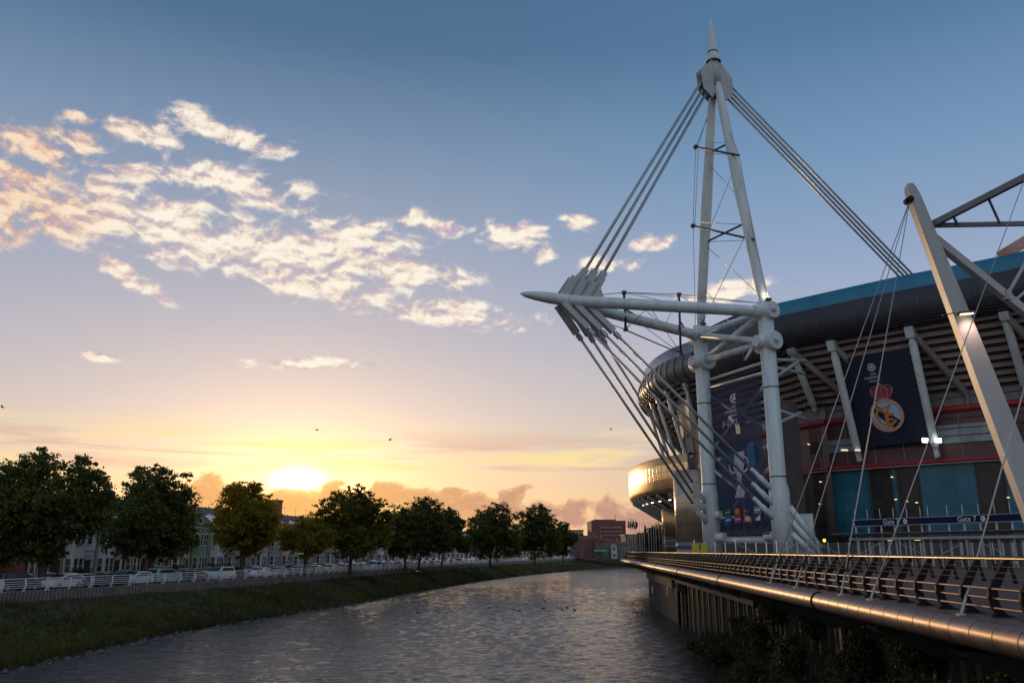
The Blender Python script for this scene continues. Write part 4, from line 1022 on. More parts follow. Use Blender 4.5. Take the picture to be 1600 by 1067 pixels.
# --- crest banner in evening light on the rounded end
sa, sb = fb(1057, -1.4, 32, 22), fb(1078, -1.4, 33, 22)
A3, B3_ = RB.off(sa, -2.3, 32.6), RB.off(sb, -2.3, 33.4)
tl = at(1056, 629, RB.off(12.0, -2, 0).y); tr = at(1077, 618, RB.off(3.5, -2, 0).y); bl = at(1071, 738, tl.y + 2.6); br = at(1102, 738, tr.y + 2.4)
f3 = Flat(tl, tr, bl, br, Vector((-1, -.25, 0)))
B3 = W('oval_crest_banner', (bl + br) / 2, 'narrow banner with a pale oval crest at the rounded stadium end, caught by the sun', 'banner')
mb = MB(); mb.grid([[f3.p(u / 8, v / 8, .1 * math.sin(u)) for u in range(9)] for v in range(9)], 0, True); B3.part('cloth', mb, mat('slate_banner_cloth', (.10, .085, .11), .45, 0, .2, .3))
mb = MB(); f3.disc(mb, .5, .62, 2.0, 2.35, .15, n=36, sx=.62, sy=1.0); oc = B3.part('oval_crest', mb, mat('crest_pale', (.45, .36, .34), .6))
mb = MB()
for x in (-.75, 0, .75): f3.poly(mb, .5, .62, [(x - .2, -1.3), (x + .2, -1.3), (x + .2, 1.2), (x - .2, 1.2)], .15)
B3.part('crest_bars', mb, MATS['crest_pale'], oc)

# ================================================================== STAY PYLON (leaning square column, trusses, thin stays to the deck)
pb_, pt_ = at(1652, 862, 48), at(1420, 290, 48); pb_.z = 5.7
PY = W('stay_pylon', pb_, 'leaning square steel pylon at the right edge with a lit floodlight and thin stays', 'pylon')
m_pyl = mat('pylon_grey_paint', (.36, .38, .40), .5, 0, .1, .4, grime=((.18, .16, .15), .5), stretch=(1, 1, .3))
d = (pt_ - pb_).normalized(); sx_ = Vector((math.cos(R(-9)), math.sin(R(-9)), 0)); sy_ = Vector((-sx_.y, sx_.x, 0))
mb = MB(); rows = []
for q in (0, .5, .965, .985, .996, 1.0):
    w = 1.42 - .5 * q - .3 * q * q; w *= 1 if q < .97 else (1 - ((q - .965) / .035) ** 2 * .5); c = pb_.lerp(pt_, q)
    rows.append([c + sx_ * a * w / 2 + sy_ * b * .92 * (1 - .2 * q) / 2 for a, b in ((-1, -1), (1, -1), (1, 1), (-1, 1))])
mb.grid(rows, 0, False, None, True); mb.add(rows[-1], [(0, 1, 2, 3)]); col_ = PY.part('column', mb, m_pyl)
ptop = pb_.lerp(pt_, .955) - sx_ * .36 - sy_ * .2
mb = MB(); mb.tube([ptop - Vector((.05, .3, 0)), ptop + Vector((-.1, .3, 0))], .2, 12); PY.part('stay_bracket', mb, m_black)
def pbar(a, b, w, h, nm='truss_member', m=m_pyl):
    mb = MB(); mb.beam(a, b, w, h); PY.part(nm, mb, m)
m_truss = mat('truss_grey', (.13, .14, .16), .5, .2, .2, 1)
T1a = at(1447, 356, 48.3); T1b = at(1602, 277, 44); T1c = T1b + (T1b - T1a) * .6
T2a = at(1450, 352, 48.3); T2a = at(1452, 353, 48.3)
pbar(T1a, T1c, .3, .38, m=m_truss); T2e = at(1680, 348, 45); pbar(at(1450, 352.5, 48.3), T2e, .22, .26, m=m_truss)
pbar(at(1487, 334, 47.1), at(1497, 352, 47.5), .12, .12, m=m_truss); pbar(at(1543, 307, 45.7), at(1563, 351, 46.6), .12, .12, m=m_truss)
dg0, dg1 = at(1456, 371, 48.5), at(1700, 566, 52); pbar(dg0, dg1, .46, .52)
pbar(at(1573, 462, 50.2), at(1640, 345, 51), .15, .15); pbar(at(1585, 470, 50.4), at(1660, 405, 52), .13, .13); mb = MB(); mb.box(at(1574, 461, 50), (.5, .3, .6), .4); PY.part('joint_plate', mb, m_pyl)
for (px, py) in ((1194, 907), (1233, 913), (1301, 924)):
    Yk = 8.75 / ((px - 800) / F * .985 - SL); e = ax(8.72, Yk, 5.80); a = ptop + Vector((0, 0, 0)); dd = (a - e).normalized()
    mb = MB(); mb.tube([a, e + dd * 1.2], .026, 6); PY.part('stay_cable', mb, m_wire)
    mb = MB(); mb.tube([e + dd * 1.0, e], [.026, .038], 8); mb.box(e, (.16, .16, .05)); PY.part('stay_anchor', mb, m_pyl)
for (px, py, T_) in ((1345, 931, T1b), (1480, 952, T1a.lerp(T1c, 1.0))):
    Yk = 8.75 / ((px - 800) / F * .985 - SL); e = ax(8.72, Yk, 5.80); dd = (T_ - e).normalized()
    mb = MB(); mb.tube([T_, e + dd * 1.2], .024, 6); PY.part('stay_cable', mb, m_wire)
    mb = MB(); mb.tube([e + dd * 1.0, e], [.026, .038], 8); mb.box(e, (.16, .16, .05)); PY.part('stay_anchor', mb, m_pyl)
fl_ = at(1509, 489, 47.4); mb = MB(); mb.box(fl_, (.95, .4, .13), R(-20)); mb.tube([fl_ + Vector((-.6, .1, .05)), fl_ + Vector((-1.3, .2, -.1))], .04, 6); hd = PY.part('floodlight', mb, m_dark)
mb = MB(); mb.box(fl_ - Vector((0, .1, .09)), (.72, .28, .03), R(-20)); PY.part('lamp_glass', mb, mat('warm_flood_glass', (1, .85, .6), .3, emit=(1, .74, .42), estr=3), hd)
sl = bpy.data.lights.new('pylon_floodlight_light', 'SPOT'); sl.energy = 260; sl.color = (1, .62, .45); sl.spot_size = R(110); sl.spot_blend = .9; sl.shadow_soft_size = .25
so = bpy.data.objects.new('pylon_floodlight_light', sl); C.objects.link(so); so.parent = PY.o; so.location = fl_ + Vector((-.1, -.5, -.2)) - PY.loc
tgt = pb_.lerp(pt_, .5); so.rotation_euler = (-(tgt - (fl_ + Vector((-.1, -.5, -.2))))).to_track_quat('Z', 'Y').to_euler()

# ================================================================== FENCE across the plaza, gate canopy, signs
def steel_fence():
    YF = 96.0; x0, x1 = 20.6, 66.0
    t = W('plaza_fence', (x0, YF, 5.8), 'long pale steel mesh fence standing across the plaza in front of the stadium', 'fence')
    x = x0; k = 0; px_ = []
    m_fp = mat('galvanised_post', (.42, .47, .52), .45, .2, .15, 1)
    while x < x1:
        h = 2.62 if k % 4 == 0 else 2.40
        mb = MB(); mb.box((x, YF, 5.75 + h / 2), (.11, .11, h)); t.part('fence_post', mb, m_fp); px_.append(x); x += 1.16; k += 1
    mb = MB()
    xx = x0
    while xx < x1 - .1:
        mb.add([(xx - .012, YF + .02, 5.9), (xx + .012, YF + .02, 5.9), (xx + .012, YF + .02, 8.05), (xx - .012, YF + .02, 8.05)], [(0, 1, 2, 3)]); xx += .085
    for z in (5.95, 6.5, 7.05, 7.6, 8.05): mb.box(((x0 + x1) / 2, YF + .03, z), (x1 - x0 - .6, .02, .025))
    t.part('mesh_panel', mb, mat('fence_mesh_wire', (.19, .19, .22), .6, .2))
    for i in range(0, len(px_) - 2, 4):
        a, b = (px_[i], px_[i + 2]) if (i // 4) % 2 else (px_[i + 2], px_[i]); mb = MB(); mb.beam((a, YF - .08, 8.05), (b, YF - .08, 6.9), .05, .05); t.part('fence_brace', mb, m_fp)
    for (pa, pb, lab) in ((1081, 1092, 'left of two yellow boards hung on the plaza fence by the far mast leg'), (1095, 1104, 'right of two yellow boards hung on the plaza fence by the far mast leg')):
        a, b = at(pa, 850, YF - .12), at(pb, 850, YF - .12); mb = MB(); mb.box(((a.x + b.x) / 2, YF - .12, 7.35), (b.x - a.x, .04, 1.35))
        tag(mb.build('yellow_board', mat('yellow_board', (.42, .38, .02), .6, 0, .2, 2)), lab, 'board', 'yellow boards on the fence')
steel_fence()
def gate():
    GA, GB = at(1337, 815, 90), at(1600, 804, 73.5); GA.z = GB.z = 5.75
    dv = (GB - GA).normalized(); L = (GB - GA).length; nv = Vector((dv.y, -dv.x, 0)); nv = nv if nv.y < 0 else -nv
    t = W('gate_canopy', GA, 'row of tall pale posts carrying a long navy sign strip and a white tube rail', 'gate')
    P = lambda s, z, k=0: Vector((GA.x + dv.x * s + nv.x * k, GA.y + dv.y * s + nv.y * k, z))
    sof = lambda px: min((abs(px_of(P(s, 9)) - px), s) for s in np.arange(-2, L + 14, .05))[1]
    pxs = [1338, 1358, 1378, 1399, 1420, 1441, 1453, 1484, 1508, 1533, 1558, 1583, 1609, 1636]
    for px in pxs:
        s = sof(px); mb = MB(); mb.box(P(s, 8.05), (.13, .13, 4.6)); mb.tube([P(s, 10.35), P(s, 10.75), P(s, 11.45)], [.06, .045, .03], 6); t.part('post', mb, MATS['galvanised_post'])
    m_sign = mat('navy_sign', (.010, .014, .05), .8, spec=.15)
    sL = sof(1335); sR = L + 10
    mb = MB(); mb.prism([P(sL, 9.75, .1), P(sR, 9.75, .1), P(sR, 10.38, .1), P(sL, 10.38, .1)], nv * .12); sg = t.part('sign_strip', mb, m_sign)
    for z in (9.73, 10.38):
        mb = MB(); mb.beam(P(sL, z, .18), P(sR, z, .18), .18, .05); t.part('sign_trim', mb, m_white2, sg)
    m_lt = mat('sign_white', (.60, .66, .74), .5)
    def txt(px, body, size):
        vs, fs = text_mesh(body, size); s0 = sof(px); mb = MB(); mb.add([P(s0 + v.x, 10.06 + v.y, .24) for v in vs], fs); t.part('sign_lettering', mb, m_lt, sg)
    txt(1396, 'Gate 7', .70); txt(1516, 'Gate 7', .70)
    for px in (1419, 1541):
        s0 = sof(px); mb = MB(); mb.add([P(s0 + .24 * math.cos(q), 10.06 + .24 * math.sin(q), .24) for q in np.linspace(0, 2 * math.pi, 17)[:-1]], [tuple(range(16))]); ic = t.part('sign_icon', mb, m_lt, sg)
        mb = MB(); mb.box(P(s0, 10.08, .26), (.26, .01, .1)); t.part('sign_icon', mb, m_sign, sg)
    s0 = sof(1338.5); mb = MB()         # wheelchair symbol
    mb.grid([[P(s0 - .02 + r * math.cos(q), 9.98 + r * math.sin(q), .24) for r in (.13, .17)] for q in np.linspace(R(110), R(380), 16)])
    mb.add([P(s0 - .04 + x, 10.06 + y, .245) for x, y in ((-.03, .16), (.03, .16), (.03, 0), (.14, -.02), (.2, -.17), (.15, -.19), (.09, -.07), (-.03, -.07))], [tuple(range(8))])
    mb.add([P(s0 - .04 + .045 * math.cos(q), 10.28 + .045 * math.sin(q), .245) for q in np.linspace(0, 2 * math.pi, 9)[:-1]], [tuple(range(8))]); t.part('sign_icon', mb, m_lt, sg)
    mb = MB(); mb.prism([P(sL - 2.0, 8.78, -1.2), P(sR, 8.78, -1.2), P(sR, 8.95, 1.4), P(sL - 2, 8.95, 1.4)], (0, 0, .06)); t.part('canopy', mb, mat('canopy_sheet', (.16, .17, .19), .4, .2))
    mb = MB(); mb.tube([P(sL - .5, 8.42, .25), P(sR, 8.42, .25)], .17, 12); t.part('tube_rail', mb, m_white)
    for px in pxs: s = sof(px); mb = MB(); mb.beam(P(s, 8.5, -.1), P(s - .8, 8.82, -1.0), .08, .1); t.part('canopy_arm', mb, m_white2)
    for px in (1390, 1432): s = sof(px); mb = MB(); mb.box(P(s, 8.25, 0), (.45, .3, .06)); t.part('canopy_light', mb, m_lampw)
    m = MB()
    for k in range(34):
        s = -.6 + k * 1.0
        if s > sR: break
        mb = MB(); mb.box(P(s, 6.95, -.6), (.10, .10, 2.4)); t.part('barrier_post', mb, MATS['galvanised_post'])
gate()
for (px, py, lab, em, Y) in ((1288, 844, 'small yellow lit lamp low in the dark stadium base beside the mast', (1, .75, .05), 112), (1158, 846, 'small yellow lamp glowing under the tall mesh banner', (1, .8, .2), 116)):
    p = at(px, py, Y); t = W('ground_lamp', p - Vector((0, 0, 1.9)), lab, 'lamp'); mb = MB(); mb.box(p + Vector((0, .2, -.95)), (.06, .06, 1.9)); t.part('pole', mb, m_dark); mb = MB(); mb.tube([p + Vector((0, .15, 0)), p], [.12, .22], 10); t.part('lamp_head', mb, mat('yellow_lamp', em, .4, emit=em, estr=2))

# flagpoles
fx = [982, 985.5, 988.5, 992, 994.5, 1000.5, 1004, 1007.5, 1014.5, 1018.5, 1022.5, 1026, 1031, 1035.5, 1040, 1045]
m_pole = mat('flagpole_white', (.42, .42, .44), .4); m_flag = mat('dark_flag', (.02, .02, .03), .8)
for i, px in enumerate(fx):
    Y = 150 - (i % 3) * 1.5; b = at(px, 861, Y); b.z = 5.8; h = 6.3 + (.5 if i < 5 else 0) - .03 * i
    nth = ['first', 'second', 'third', 'fourth', 'fifth', 'sixth', 'seventh', 'eighth', 'ninth', 'tenth', 'eleventh', 'twelfth', 'thirteenth', 'fourteenth', 'fifteenth', 'sixteenth'][i]
    t = W('flagpole', b, ('white flagpole with a limp dark flag' if i < 5 else 'slim white flagpole') + ', %s from the river end of the row' % nth, 'flagpole', 'flagpoles at the end of the promenade')
    mb = MB(); mb.tube([b, b + Vector((0, 0, h))], [.07, .035], 7); mb.tube([b + Vector((0, 0, h)), b + Vector((0, 0, h + .12))], .06, 6); t.part('pole', mb, m_pole)
    if i < 5 or i in (7, 9):
        mb = MB(); mb.grid([[b + Vector((.04 + .32 * u * (1 - .4 * v) + .1 * math.sin(4 * v), .12 * math.sin(5 * u + 3 * v), h - .1 - 1.2 * v - .35 * u)) for u in (0, .33, .66, 1)] for v in (0, .25, .5, .75, 1)], 0, True); t.part('flag', mb, m_flag)

# mud and stones along the waterline, taller weeds
mb = MB(); g5 = random.Random(11)
for k in range(900):
    t_ = g5.uniform(85, 380); p = SHORE.off(t_, g5.uniform(-.9, .5), g5.uniform(-.05, .06)); r_ = g5.uniform(.08, .34) * g5.choice([.6, 1, 1]); vs = []
    for a_, b_ in ((0, 0), (1, .1), (1, .6), (1, .35), (1, .8)): pass
    n_ = 5; a0 = g5.uniform(0, 6.28)
    ring = [p + Vector((math.cos(a0 + 6.283 * q / n_) * r_ * g5.uniform(.7, 1.3), math.sin(a0 + 6.283 * q / n_) * r_ * g5.uniform(.7, 1.3), 0)) for q in range(n_)]
    mb.add(ring + [p + Vector((r_ * .2, 0, r_ * .75))], [(q, (q + 1) % n_, n_) for q in range(n_)])
tag(mb.build('shore_stones', mat('wet_stone', (.07, .06, .055), .6, 0, .4, 1.5)), kind='stuff', label='stones and mud lumps along the left waterline')
bs = []; hs = []
for k in range(2600):
    t_ = g5.uniform(80, 380)
    if noise.noise(Vector((t_ * .09, 2.2, 0))) < -.05: continue
    p = SHORE.off(t_, g5.uniform(.2, 2.2), .1); bs.append(p); hs.append(g5.uniform(.4, 1.15))
tag(blade_mesh('waterside_weeds', bs, hs, .10, m_grass, 8, .28, 4), kind='stuff', label='tall weeds in patches along the left waterline')

# ================================================================== LEFT BANK: railing, cars, lamps
ORD = ['first', 'second', 'third', 'fourth', 'fifth', 'sixth', 'seventh', 'eighth', 'ninth', 'tenth', 'eleventh', 'twelfth', 'thirteenth', 'fourteenth', 'fifteenth', 'sixteenth', 'seventeenth', 'eighteenth', 'nineteenth', 'twentieth']
def ordn(i):
    if i < 20: return ORD[i]
    tens = {2: 'twenty', 3: 'thirty', 4: 'forty', 5: 'fifty', 6: 'sixty', 7: 'seventy'}
    n = i + 1; return (tens[n // 10] + '-' + ORD[n % 10 - 1]) if n % 10 else {20: 'twentieth', 30: 'thirtieth', 40: 'fortieth', 50: 'fiftieth', 60: 'sixtieth', 70: 'seventieth'}[n]
s0 = RAIL.find(lambda t: RAIL.pos(t).y - 62); SEND = RAIL.find(lambda t: RAIL.pos(t).x - 100)
def railing():
    t = W('river_railing', RAIL.off(s0, 0, 3.7), 'long white tubular railing along the left river bank', 'railing')
    m_w = mat('white_rail_paint', (.62, .62, .66), .45, 0, .1, .5)
    def post(s):
        mb = MB(); d = RAIL.dir(s) * .04; P = lambda o, z: RAIL.off(s, o, z) - d
        mb.prism([P(.12, 3.78), P(.20, 3.78), P(.05, 4.15), P(.02, 4.35), P(.12, 4.86), P(.04, 4.86), P(-.08, 4.35), P(-.05, 4.12)], d * 2)
        mb.prism([P(.05, 3.80), P(.28, 3.80), P(.28, 3.86), P(.05, 3.86)], d * 2); return mb
    s = s0; n = 0; far = MB()
    while s < SEND:
        for ds in (0.12, 2.6, 5.08):
            q = post(s + ds)
            if n < 99: t.part('post', q, m_w)
            else: far.add(q.v, q.f)
            n += 1
        s += 5.2
    tag(t.part('post', far, m_w), kind='stuff')
    for z, r in ((4.84, .045), (4.62, .028), (4.44, .028), (4.26, .028), (4.08, .028)):
        mb = MB(); mb.tube([RAIL.off(s, .0 + (.07 if z > 4.7 else 0), z) for s in np.arange(s0, SEND, 2.6)], r, 6); t.part('rail', mb, m_w)
railing()

def make_car(kind):
    root = empty('parked_car'); L, Wd, H = {'hatch': (4.0, 1.72, 1.47), 'saloon': (4.5, 1.78, 1.43), 'suv': (4.6, 1.86, 1.72), 'van': (4.9, 1.9, 1.95)}[kind]
    h = L / 2
    if kind == 'van': side = [(-h, .45), (-h, 1.1), (-h + .03, H - .12), (-h + .2, H), (h - 1.6, H), (h - .85, 1.18), (h - .15, .98), (h, .7), (h, .35)]; gl = [(h - 1.5, H - .12), (h - .98, 1.22), (h - 2.3, 1.22), (h - 2.3, H - .14)]
    elif kind == 'saloon': side = [(-h, .5), (-h + .05, .95), (-h + .9, 1.02), (-h + 1.45, H - .04), (-h + 2.2, H), (h - 1.9, H - .06), (h - 1.15, .98), (h - .25, .84), (h, .65), (h, .35)]; gl = None
    else: side = [(-h, .5), (-h + .02, 1.0), (-h + .45, H - .06), (-h + 1.0, H), (h - 1.7, H - .05), (h - .95, 1.02 if kind == 'hatch' else 1.12), (h - .2, .85 if kind == 'hatch' else .98), (h, .65), (h, .35)]; gl = None
    belt = 1.0 if kind in ('hatch', 'saloon') else 1.15
    bot = [(h, .28), (h - .5, .24), (-h + .5, .24), (-h, .3)]
    outline = side + bot
    mb = MB(); rows = []
    for yy, ins in ((-1, .12), (-.86, .0), (.86, 0), (1, .12)):
        row = []
        for x, z in outline:
            tum = max(0, z - belt) * .30; w = Wd / 2 * yy; w = (abs(w) - tum * (abs(yy))) * (1 if yy > 0 else -1)
            zz = z - (ins if z > .6 else 0) * .35; row.append(Vector((x * (1 - ins * .12), w, zz)))
        rows.append(row)
    mb.grid(rows, 0, True, None, True); n = len(outline)
    mb.add(rows[0], [tuple(range(n))]); mb.add(rows[-1], [tuple(range(n))[::-1]])
    body = mb.build('body', mat('car_paint_white', (.55, .56, .58), .22, .1, coat=.6), root)
    # greenhouse glass: a dark band slightly proud of the body
    roofpts = [(x, z) for x, z in side if z > belt + .02]
    x0, x1 = min(p[0] for p in roofpts), max(p[0] for p in roofpts)
    mg = MATS['dark_glass']
    for sg in (-1, 1):
        mb = MB(); ws = lambda z: sg * (Wd / 2 - max(0, z - belt) * .30 + .012 - .0)
        zt = H - .17; xa, xb = x0 - .05 if kind == 'van' else x0 - .12, x1 + .32
        pts = [(xa + .12, belt + .03), (xb, belt + .03), (x1 - .1, zt), (xa + .42, zt)]
        if kind == 'van': pts = [(h - 2.4, belt + .03), (h - 1.0, belt + .03), (h - 1.55, zt), (h - 2.4, zt)]
        mb.prism([Vector((x, ws(z) - .02 * sg, z)) for x, z in pts], (0, .022 * sg, 0)); mb.build('side_window', mg, root)
    A = [p for p in side if p[1] > belt - .2]
    fr = [(x1, H - .1), (x1 + (.72 if kind != 'saloon' else .70), belt + .03)]
    mb = MB(); w0, w1 = Wd / 2 - .26, Wd / 2 - .10
    a, b = sorted([p for p in side if p[0] > 0 and p[1] > .9], key=lambda p: -p[1])[:2] if len([p for p in side if p[0] > 0 and p[1] > .9]) > 1 else (fr[0], fr[1])
    mb.add([(a[0] + .04, -w0, a[1] - .0), (a[0] + .04, w0, a[1] - .0), (b[0] + .03, w1, b[1] + .05), (b[0] + .03, -w1, b[1] + .05)], [(0, 1, 2, 3)]); mb.build('windscreen', mg, root)
    mb = MB(); mb.box((-h + (.2 if kind != 'saloon' else 1.12), 0, (belt + H) / 2 - .02), (.06 if kind == 'van' else .30, Wd - .5, (H - belt) * .6)); mb.build('rear_window', mg, root)
    for sx in (-1, 1):
        for sy in (-1, 1):
            c = Vector((sx * (h - .82), sy * (Wd / 2 - .10), .32)); mb = MB(); mb.tube([c - Vector((0, .11, 0)), c - Vector((0, .09, 0)), c + Vector((0, .09, 0)), c + Vector((0, .11, 0))], [.27, .32, .32, .27], 18); wh = mb.build('wheel', mat('tyre_rubber', (.02, .02, .02), .8), root)
            mb = MB(); mb.tube([c + Vector((0, sy * .10, 0)), c + Vector((0, sy * .118, 0))], [.2, .18], 12); mb.build('rim', mat('alloy_rim', (.4, .4, .42), .35, .7), wh)
    for sy in (-1, 1):
        mb = MB(); mb.box((h - .06, sy * (Wd / 2 - .3), .72), (.22, .38, .16)); mb.build('headlight', mat('headlight_lens', (.6, .62, .65), .15), root)
        mb = MB(); mb.box((-h + .05, sy * (Wd / 2 - .2), .88), (.16, .26, .24)); mb.build('tail_light', mat('tail_lens', (.30, .01, .01), .25), root)
        mb = MB(); mb.box((h - 1.35, sy * (Wd / 2 + .08), belt + .02), (.14, .18, .13)); mb.build('wing_mirror', mat('mirror_shell', (.05, .05, .05), .4), root)
    mb = MB(); mb.box((h + .0, 0, .5), (.05, .52, .11)); mb.build('number_plate', mat('plate', (.5, .5, .45), .5), root)
    return root
CARCOL = {'white': (.60, .61, .63), 'silver': (.32, .33, .35), 'dark grey': (.045, .048, .055), 'black': (.012, .012, .014), 'blue': (.03, .06, .16), 'red': (.22, .02, .02), 'pale blue': (.30, .38, .48)}
cars = {k: make_car(k) for k in ('hatch', 'saloon', 'suv', 'van')}; used_c = set()
def place_car(kind, color, s, o, label, group, flip=False):
    if kind not in used_c: c = cars[kind]; used_c.add(kind)
    else: c = copy_tree(cars[kind])
    p = RAIL.off(s, o, 3.605); d = RAIL.dir(s); c.location = p; c.rotation_euler = (0, 0, math.atan2(d.y, d.x) + (math.pi if flip else 0) + rnd.uniform(-.02, .02))
    for ch in c.children:
        if ch.name.split('.')[0] == 'body':
            ch.material_slots[0].link = 'OBJECT'; ch.material_slots[0].material = mat('car_paint_' + color.replace(' ', '_'), CARCOL[color], .22, .1, coat=.6)
    tag(c, label, 'car', group)
KN = {'hatch': 'hatchback', 'saloon': 'saloon car', 'suv': 'tall estate car', 'van': 'small van'}
seq = [(20, 'suv', 'dark grey'), (97, 'hatch', 'white'), (143, 'saloon', 'dark grey'), (176, 'saloon', 'dark grey'), (213, 'hatch', 'white'), (255, 'suv', 'silver'), (300, 'saloon', 'black'), (339, 'suv', 'white'), (410, 'saloon', 'white'), (437, 'saloon', 'silver'),
       (466, 'hatch', 'silver'), (491, 'saloon', 'silver'), (517, 'hatch', 'white'), (534, 'hatch', 'white'), (553, 'saloon', 'silver'), (568, 'hatch', 'white'), (583, 'suv', 'white'), (596, 'hatch', 'silver'), (610, 'saloon', 'white'), (621, 'hatch', 'pale blue'), (632, 'suv', 'white'), (643, 'hatch', 'white'), (653, 'saloon', 'silver'),
       (664, 'hatch', 'silver'), (674, 'saloon', 'dark grey'), (684, 'saloon', 'white'), (695, 'hatch', 'silver'), (706, 'hatch', 'blue'), (717, 'suv', 'silver'), (729, 'hatch', 'white'), (742, 'van', 'white'), (760, 'hatch', 'silver'), (778, 'saloon', 'black'), (805, 'saloon', 'silver'), (820, 'hatch', 'white'), (870, 'van', 'pale blue'), (880, 'hatch', 'white')]
seq = [q for q in seq]
for i, (px, k, c) in enumerate(seq):
    s = RAIL.find(lambda t: px_of(RAIL.off(t, 3.6, 4.2)) - px, s0 - 15, SEND)
    place_car(k, c, s, 3.5, '%s %s parked by the white railing, %s from the left' % (c, KN[k], ordn(i)), 'cars parked along the river railing', i % 3 == 1)
k = 0; s = s0 + 14
while s < s0 + 250:
    kk = rnd.choice(['hatch', 'saloon', 'suv', 'hatch']); cc = rnd.choice(['silver', 'white', 'dark grey', 'black', 'blue', 'red', 'silver'])
    if rnd.random() < .72:
        place_car(kk, cc, s, 11.3, '%s %s parked on the house side, %s from the left' % (cc, KN[kk], ordn(k)), 'cars parked in front of the houses', True); k += 1
    s += 6.1

# street lamps
def lamp(px, pyh, o, label, arm=1):
    s = RAIL.find(lambda t: px_of(RAIL.off(t, o, 5)) - px, s0 - 10, SEND); b = RAIL.off(s, o, 3.7); h = zat(pyh, b.y) - 3.7
    t = W('street_lamp', b, label, 'street lamp', 'street lamps on the left bank'); d = RAIL.dir(s); nrm = Vector((d.y, -d.x, 0)) * arm
    mb = MB(); mb.tube([b, b + Vector((0, 0, 1.2)), b + Vector((0, 0, 1.25)), b + Vector((0, 0, h))], [.10, .10, .07, .045], 8); t.part('pole', mb, mat('lamp_pole_grey', (.10, .10, .11), .5, .3))
    mb = MB(); mb.tube([b + Vector((0, 0, h - .05)), b + Vector((0, 0, h + .1)) + nrm * .5, b + Vector((0, 0, h + .15)) + nrm * 1.1], .035, 6); ar = t.part('arm', mb, MATS['lamp_pole_grey'])
    mb = MB(); c = b + Vector((0, 0, h + .15)) + nrm * 1.35; mb.box(c, (.85, .32, .14), math.atan2(nrm.y, nrm.x)); mb.box(c - Vector((0, 0, .09)), (.6, .24, .06), math.atan2(nrm.y, nrm.x)); t.part('lamp_head', mb, mat('lamp_head_grey', (.55, .57, .62), .4))
lamp(146, 810, 1.2, 'tall grey street lamp in front of the largest tree on the left bank')
lamp(320, 812, 13.2, 'tall street lamp before the pale green bay-windowed house')
lamp(456, 866, 1.2, 'short lamp post with a white head between the parked cars')
lamp(609, 850, 1.2, 'slim street lamp right of the tallest middle tree'); lamp(690, 848, 13.2, 'distant street lamp under the right-hand trees')

